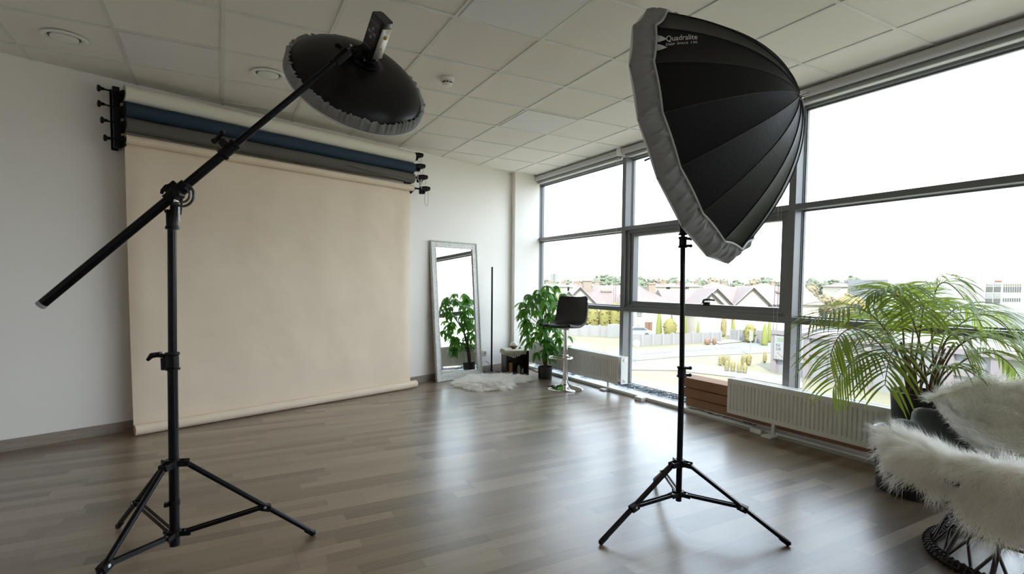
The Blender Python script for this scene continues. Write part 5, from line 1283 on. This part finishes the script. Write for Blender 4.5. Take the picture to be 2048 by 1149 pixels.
# garage row
ga, gb = at(1547, 745), at(1803, 793); gd = (gb-ga).normalized(); gn = Vector((gd.y, -gd.x, 0)); gn = gn if gn.dot(FH) > 0 else -gn
GM = frame(ga, gd, gn, (0, 0, 1)); r = thing('garage_row', ga+gd*6, 'pale grey garage building with lilac posts outside behind the palm', 'building'); GLn = 24
def gx(px, py=760):   # distance along the garage wall at a pixel column
    d = CF + CR*((px-1024)/F_PX); d.z = 0; o_ = Vector((0, 0, 0)); den = d.x*gd.y-d.y*gd.x
    t = (ga.x*gd.y-ga.y*gd.x)/den; P_ = d*t; return (P_-Vector((ga.x, ga.y, 0))).dot(gd)
HG = 4.0
b = MB(); b.M = GM; b.box(0, .1, 0, GLn, 7, HG); b.build('wall', GARW, r, smooth=False)
for px in (1551, 1617, 1670, 1740, 1822, 1905, 2000):
    s = gx(px); b = MB(); b.M = GM; b.box(s-.28, -.12, 0, s+.28, .12, HG); b.build('post', GARP, r, smooth=False)
b = MB(); b.M = GM; b.box(0, -.08, 2.15, GLn, .11, 2.5); b.build('rail', GARP, r, smooth=False)
b = MB(); b.M = GM; b.box(-.2, -.25, HG-.35, GLn, 7.1, HG+.05); b.build('roof_edge', GARP, r, smooth=False)
s0, s1, sp2 = gx(1668), gx(1830), gx(1740); b = MB(); b.M = GM; i0 = [b.V((s0, -.2, HG)), b.V((s1, -.2, HG)), b.V((sp2, -.2, HG+1.25))]; i1 = [b.V((s0, 6, HG)), b.V((s1, 6, HG)), b.V((sp2, 6, HG+1.25))]; b.F(*i0); b.F(*i1[::-1]); b.F(i0[0], i0[2], i1[2], i1[0]); b.F(i0[2], i0[1], i1[1], i1[2]); b.build('pediment', GARW, r, smooth=False)
b = MB(); b.M = GM; b.bar((gx(1690), -.1, .5), (gx(1735), -.1, 2.2), .12, .3); b.build('diagonal_brace', GARP, r, smooth=False)
b = MB(); b.M = GM; b.box(-1.3, 1.4, .35, -.02, 1.6, 3.6); tag(b.build('dark_panel', GARD, smooth=False), 'dark grey upright panel at the left end of the garage', 'panel')
for (pa, pb, lb, tx) in ((1554, 1575, 'white poster with orange print and two lines of letters on the garage', True), (1603, 1612, 'white poster right of the dark mullion on the garage', False)):
    sa, sb_ = gx(pa), gx(pb); pr_ = thing('poster', GM @ Vector(((sa+sb_)/2, -.2, 1.6)), lb, 'poster')
    b = MB(); b.M = GM; b.box(sa, -.22, 1.35, sb_, -.12, 3.55); b.build('panel', TRIMX, pr_, smooth=False)
    b = MB(); b.M = GM; b.box(sa-.03, -.24, 1.27, sb_+.03, -.10, 1.35); b.build('lower_edge', BARGE, pr_, smooth=False)
    if tx:
        b = MB(); add_text(b, 'PUS', .36, lambda x, y: GM @ Vector((sa+.22+x*.75, -.235, 2.52+y))); add_text(b, 'DAR', .36, lambda x, y: GM @ Vector((sa+.22+x*.75, -.235, 2.18+y))); b.build('lettering', xmat('grey_letters', (150, 150, 150)), pr_, smooth=False)
    b = MB(); b.M = GM
    for q in range(5): b.ball((sa+.25+.2*q, -.2, 1.55+.12*((q*7) % 4)), .11, 8, (1, .3, .7))
    b.build('orange_print', xmat('orange_print', (245, 165, 90)), pr_)
    b = MB(); b.M = GM; b.box(sa+.35, -.235, 3.05, sb_-.15, -.225, 3.35); b.build('green_print', xmat('green_print', (222, 245, 200)), pr_, smooth=False)
# white factory and its window strip
def slab(name, label, x0, x1, d, yt, dp=14, m=None, cat='building'):
    a = dep(x0, yt, d); c = dep(x1, yt, d); a0 = Vector((a.x, a.y, 0)); X = Vector((c.x-a.x, c.y-a.y, 0)); w = X.length; X.normalize(); Yv = Vector((-X.y, X.x, 0)); Yv = Yv if Yv.dot(FH) > 0 else -Yv
    M = frame((a.x, a.y, 0), X, Yv, (0, 0, 1)); r = thing(name, a0+X*w/2+Vector((0, 0, GZ)), label, cat); b = MB(); b.M = M; b.box(0, 0, GZ, w, dp, a.z); b.build('walls', m or INDW, r, smooth=False)
    def face(nm, u0, v0, u1, v1, mm, out=.08):
        p, q = dep(u0, v0, d), dep(u1, v1, d); s0 = (Vector((p.x, p.y, 0))-a0).dot(X); s1 = (Vector((q.x, q.y, 0))-a0).dot(X); b = MB(); b.M = M; b.box(s0, -out, q.z, s1, .05, p.z); return b.build(nm, mm, r, smooth=False)
    return r, face
r, face = slab('factory', 'large white factory building with a window tower at the right edge', 1776, 2140, 118, 559)
for u0, u1 in ((1973, 1986), (1989, 2002)):
    for v0, v1, mm in ((568, 571.5, INDG), (574, 584.5, INDD), (587, 595, INDG), (597.5, 607.5, INDD), (610, 618, INDG)): face('window' if mm is INDD else 'spandrel', u0, v0, u1, v1, mm)
for k in range(8):
    u = 2008+k*4.6
    face('window', u, 574, u+2.2, 585, INDD); face('window', u, 597, u+2, 604, INDD); face('louvre', u, 568.5, u+2.6, 572, xmat('sand_louvre', (232, 214, 190)))
face('red_letters', 1990, 561.5, 2003, 564.5, REDX); 
r2, face = slab('white_block', 'low white block with five small windows left of the factory', 1727, 1782, 160, 565)
for k in range(5): face('window', 1737+k*8.5, 573, 1739.5+k*8.5, 577, INDD)
slab('grey_hall', 'flat light grey hall roof below the factory at the right edge', 1880, 2140, 56, 624, 9, INDG)
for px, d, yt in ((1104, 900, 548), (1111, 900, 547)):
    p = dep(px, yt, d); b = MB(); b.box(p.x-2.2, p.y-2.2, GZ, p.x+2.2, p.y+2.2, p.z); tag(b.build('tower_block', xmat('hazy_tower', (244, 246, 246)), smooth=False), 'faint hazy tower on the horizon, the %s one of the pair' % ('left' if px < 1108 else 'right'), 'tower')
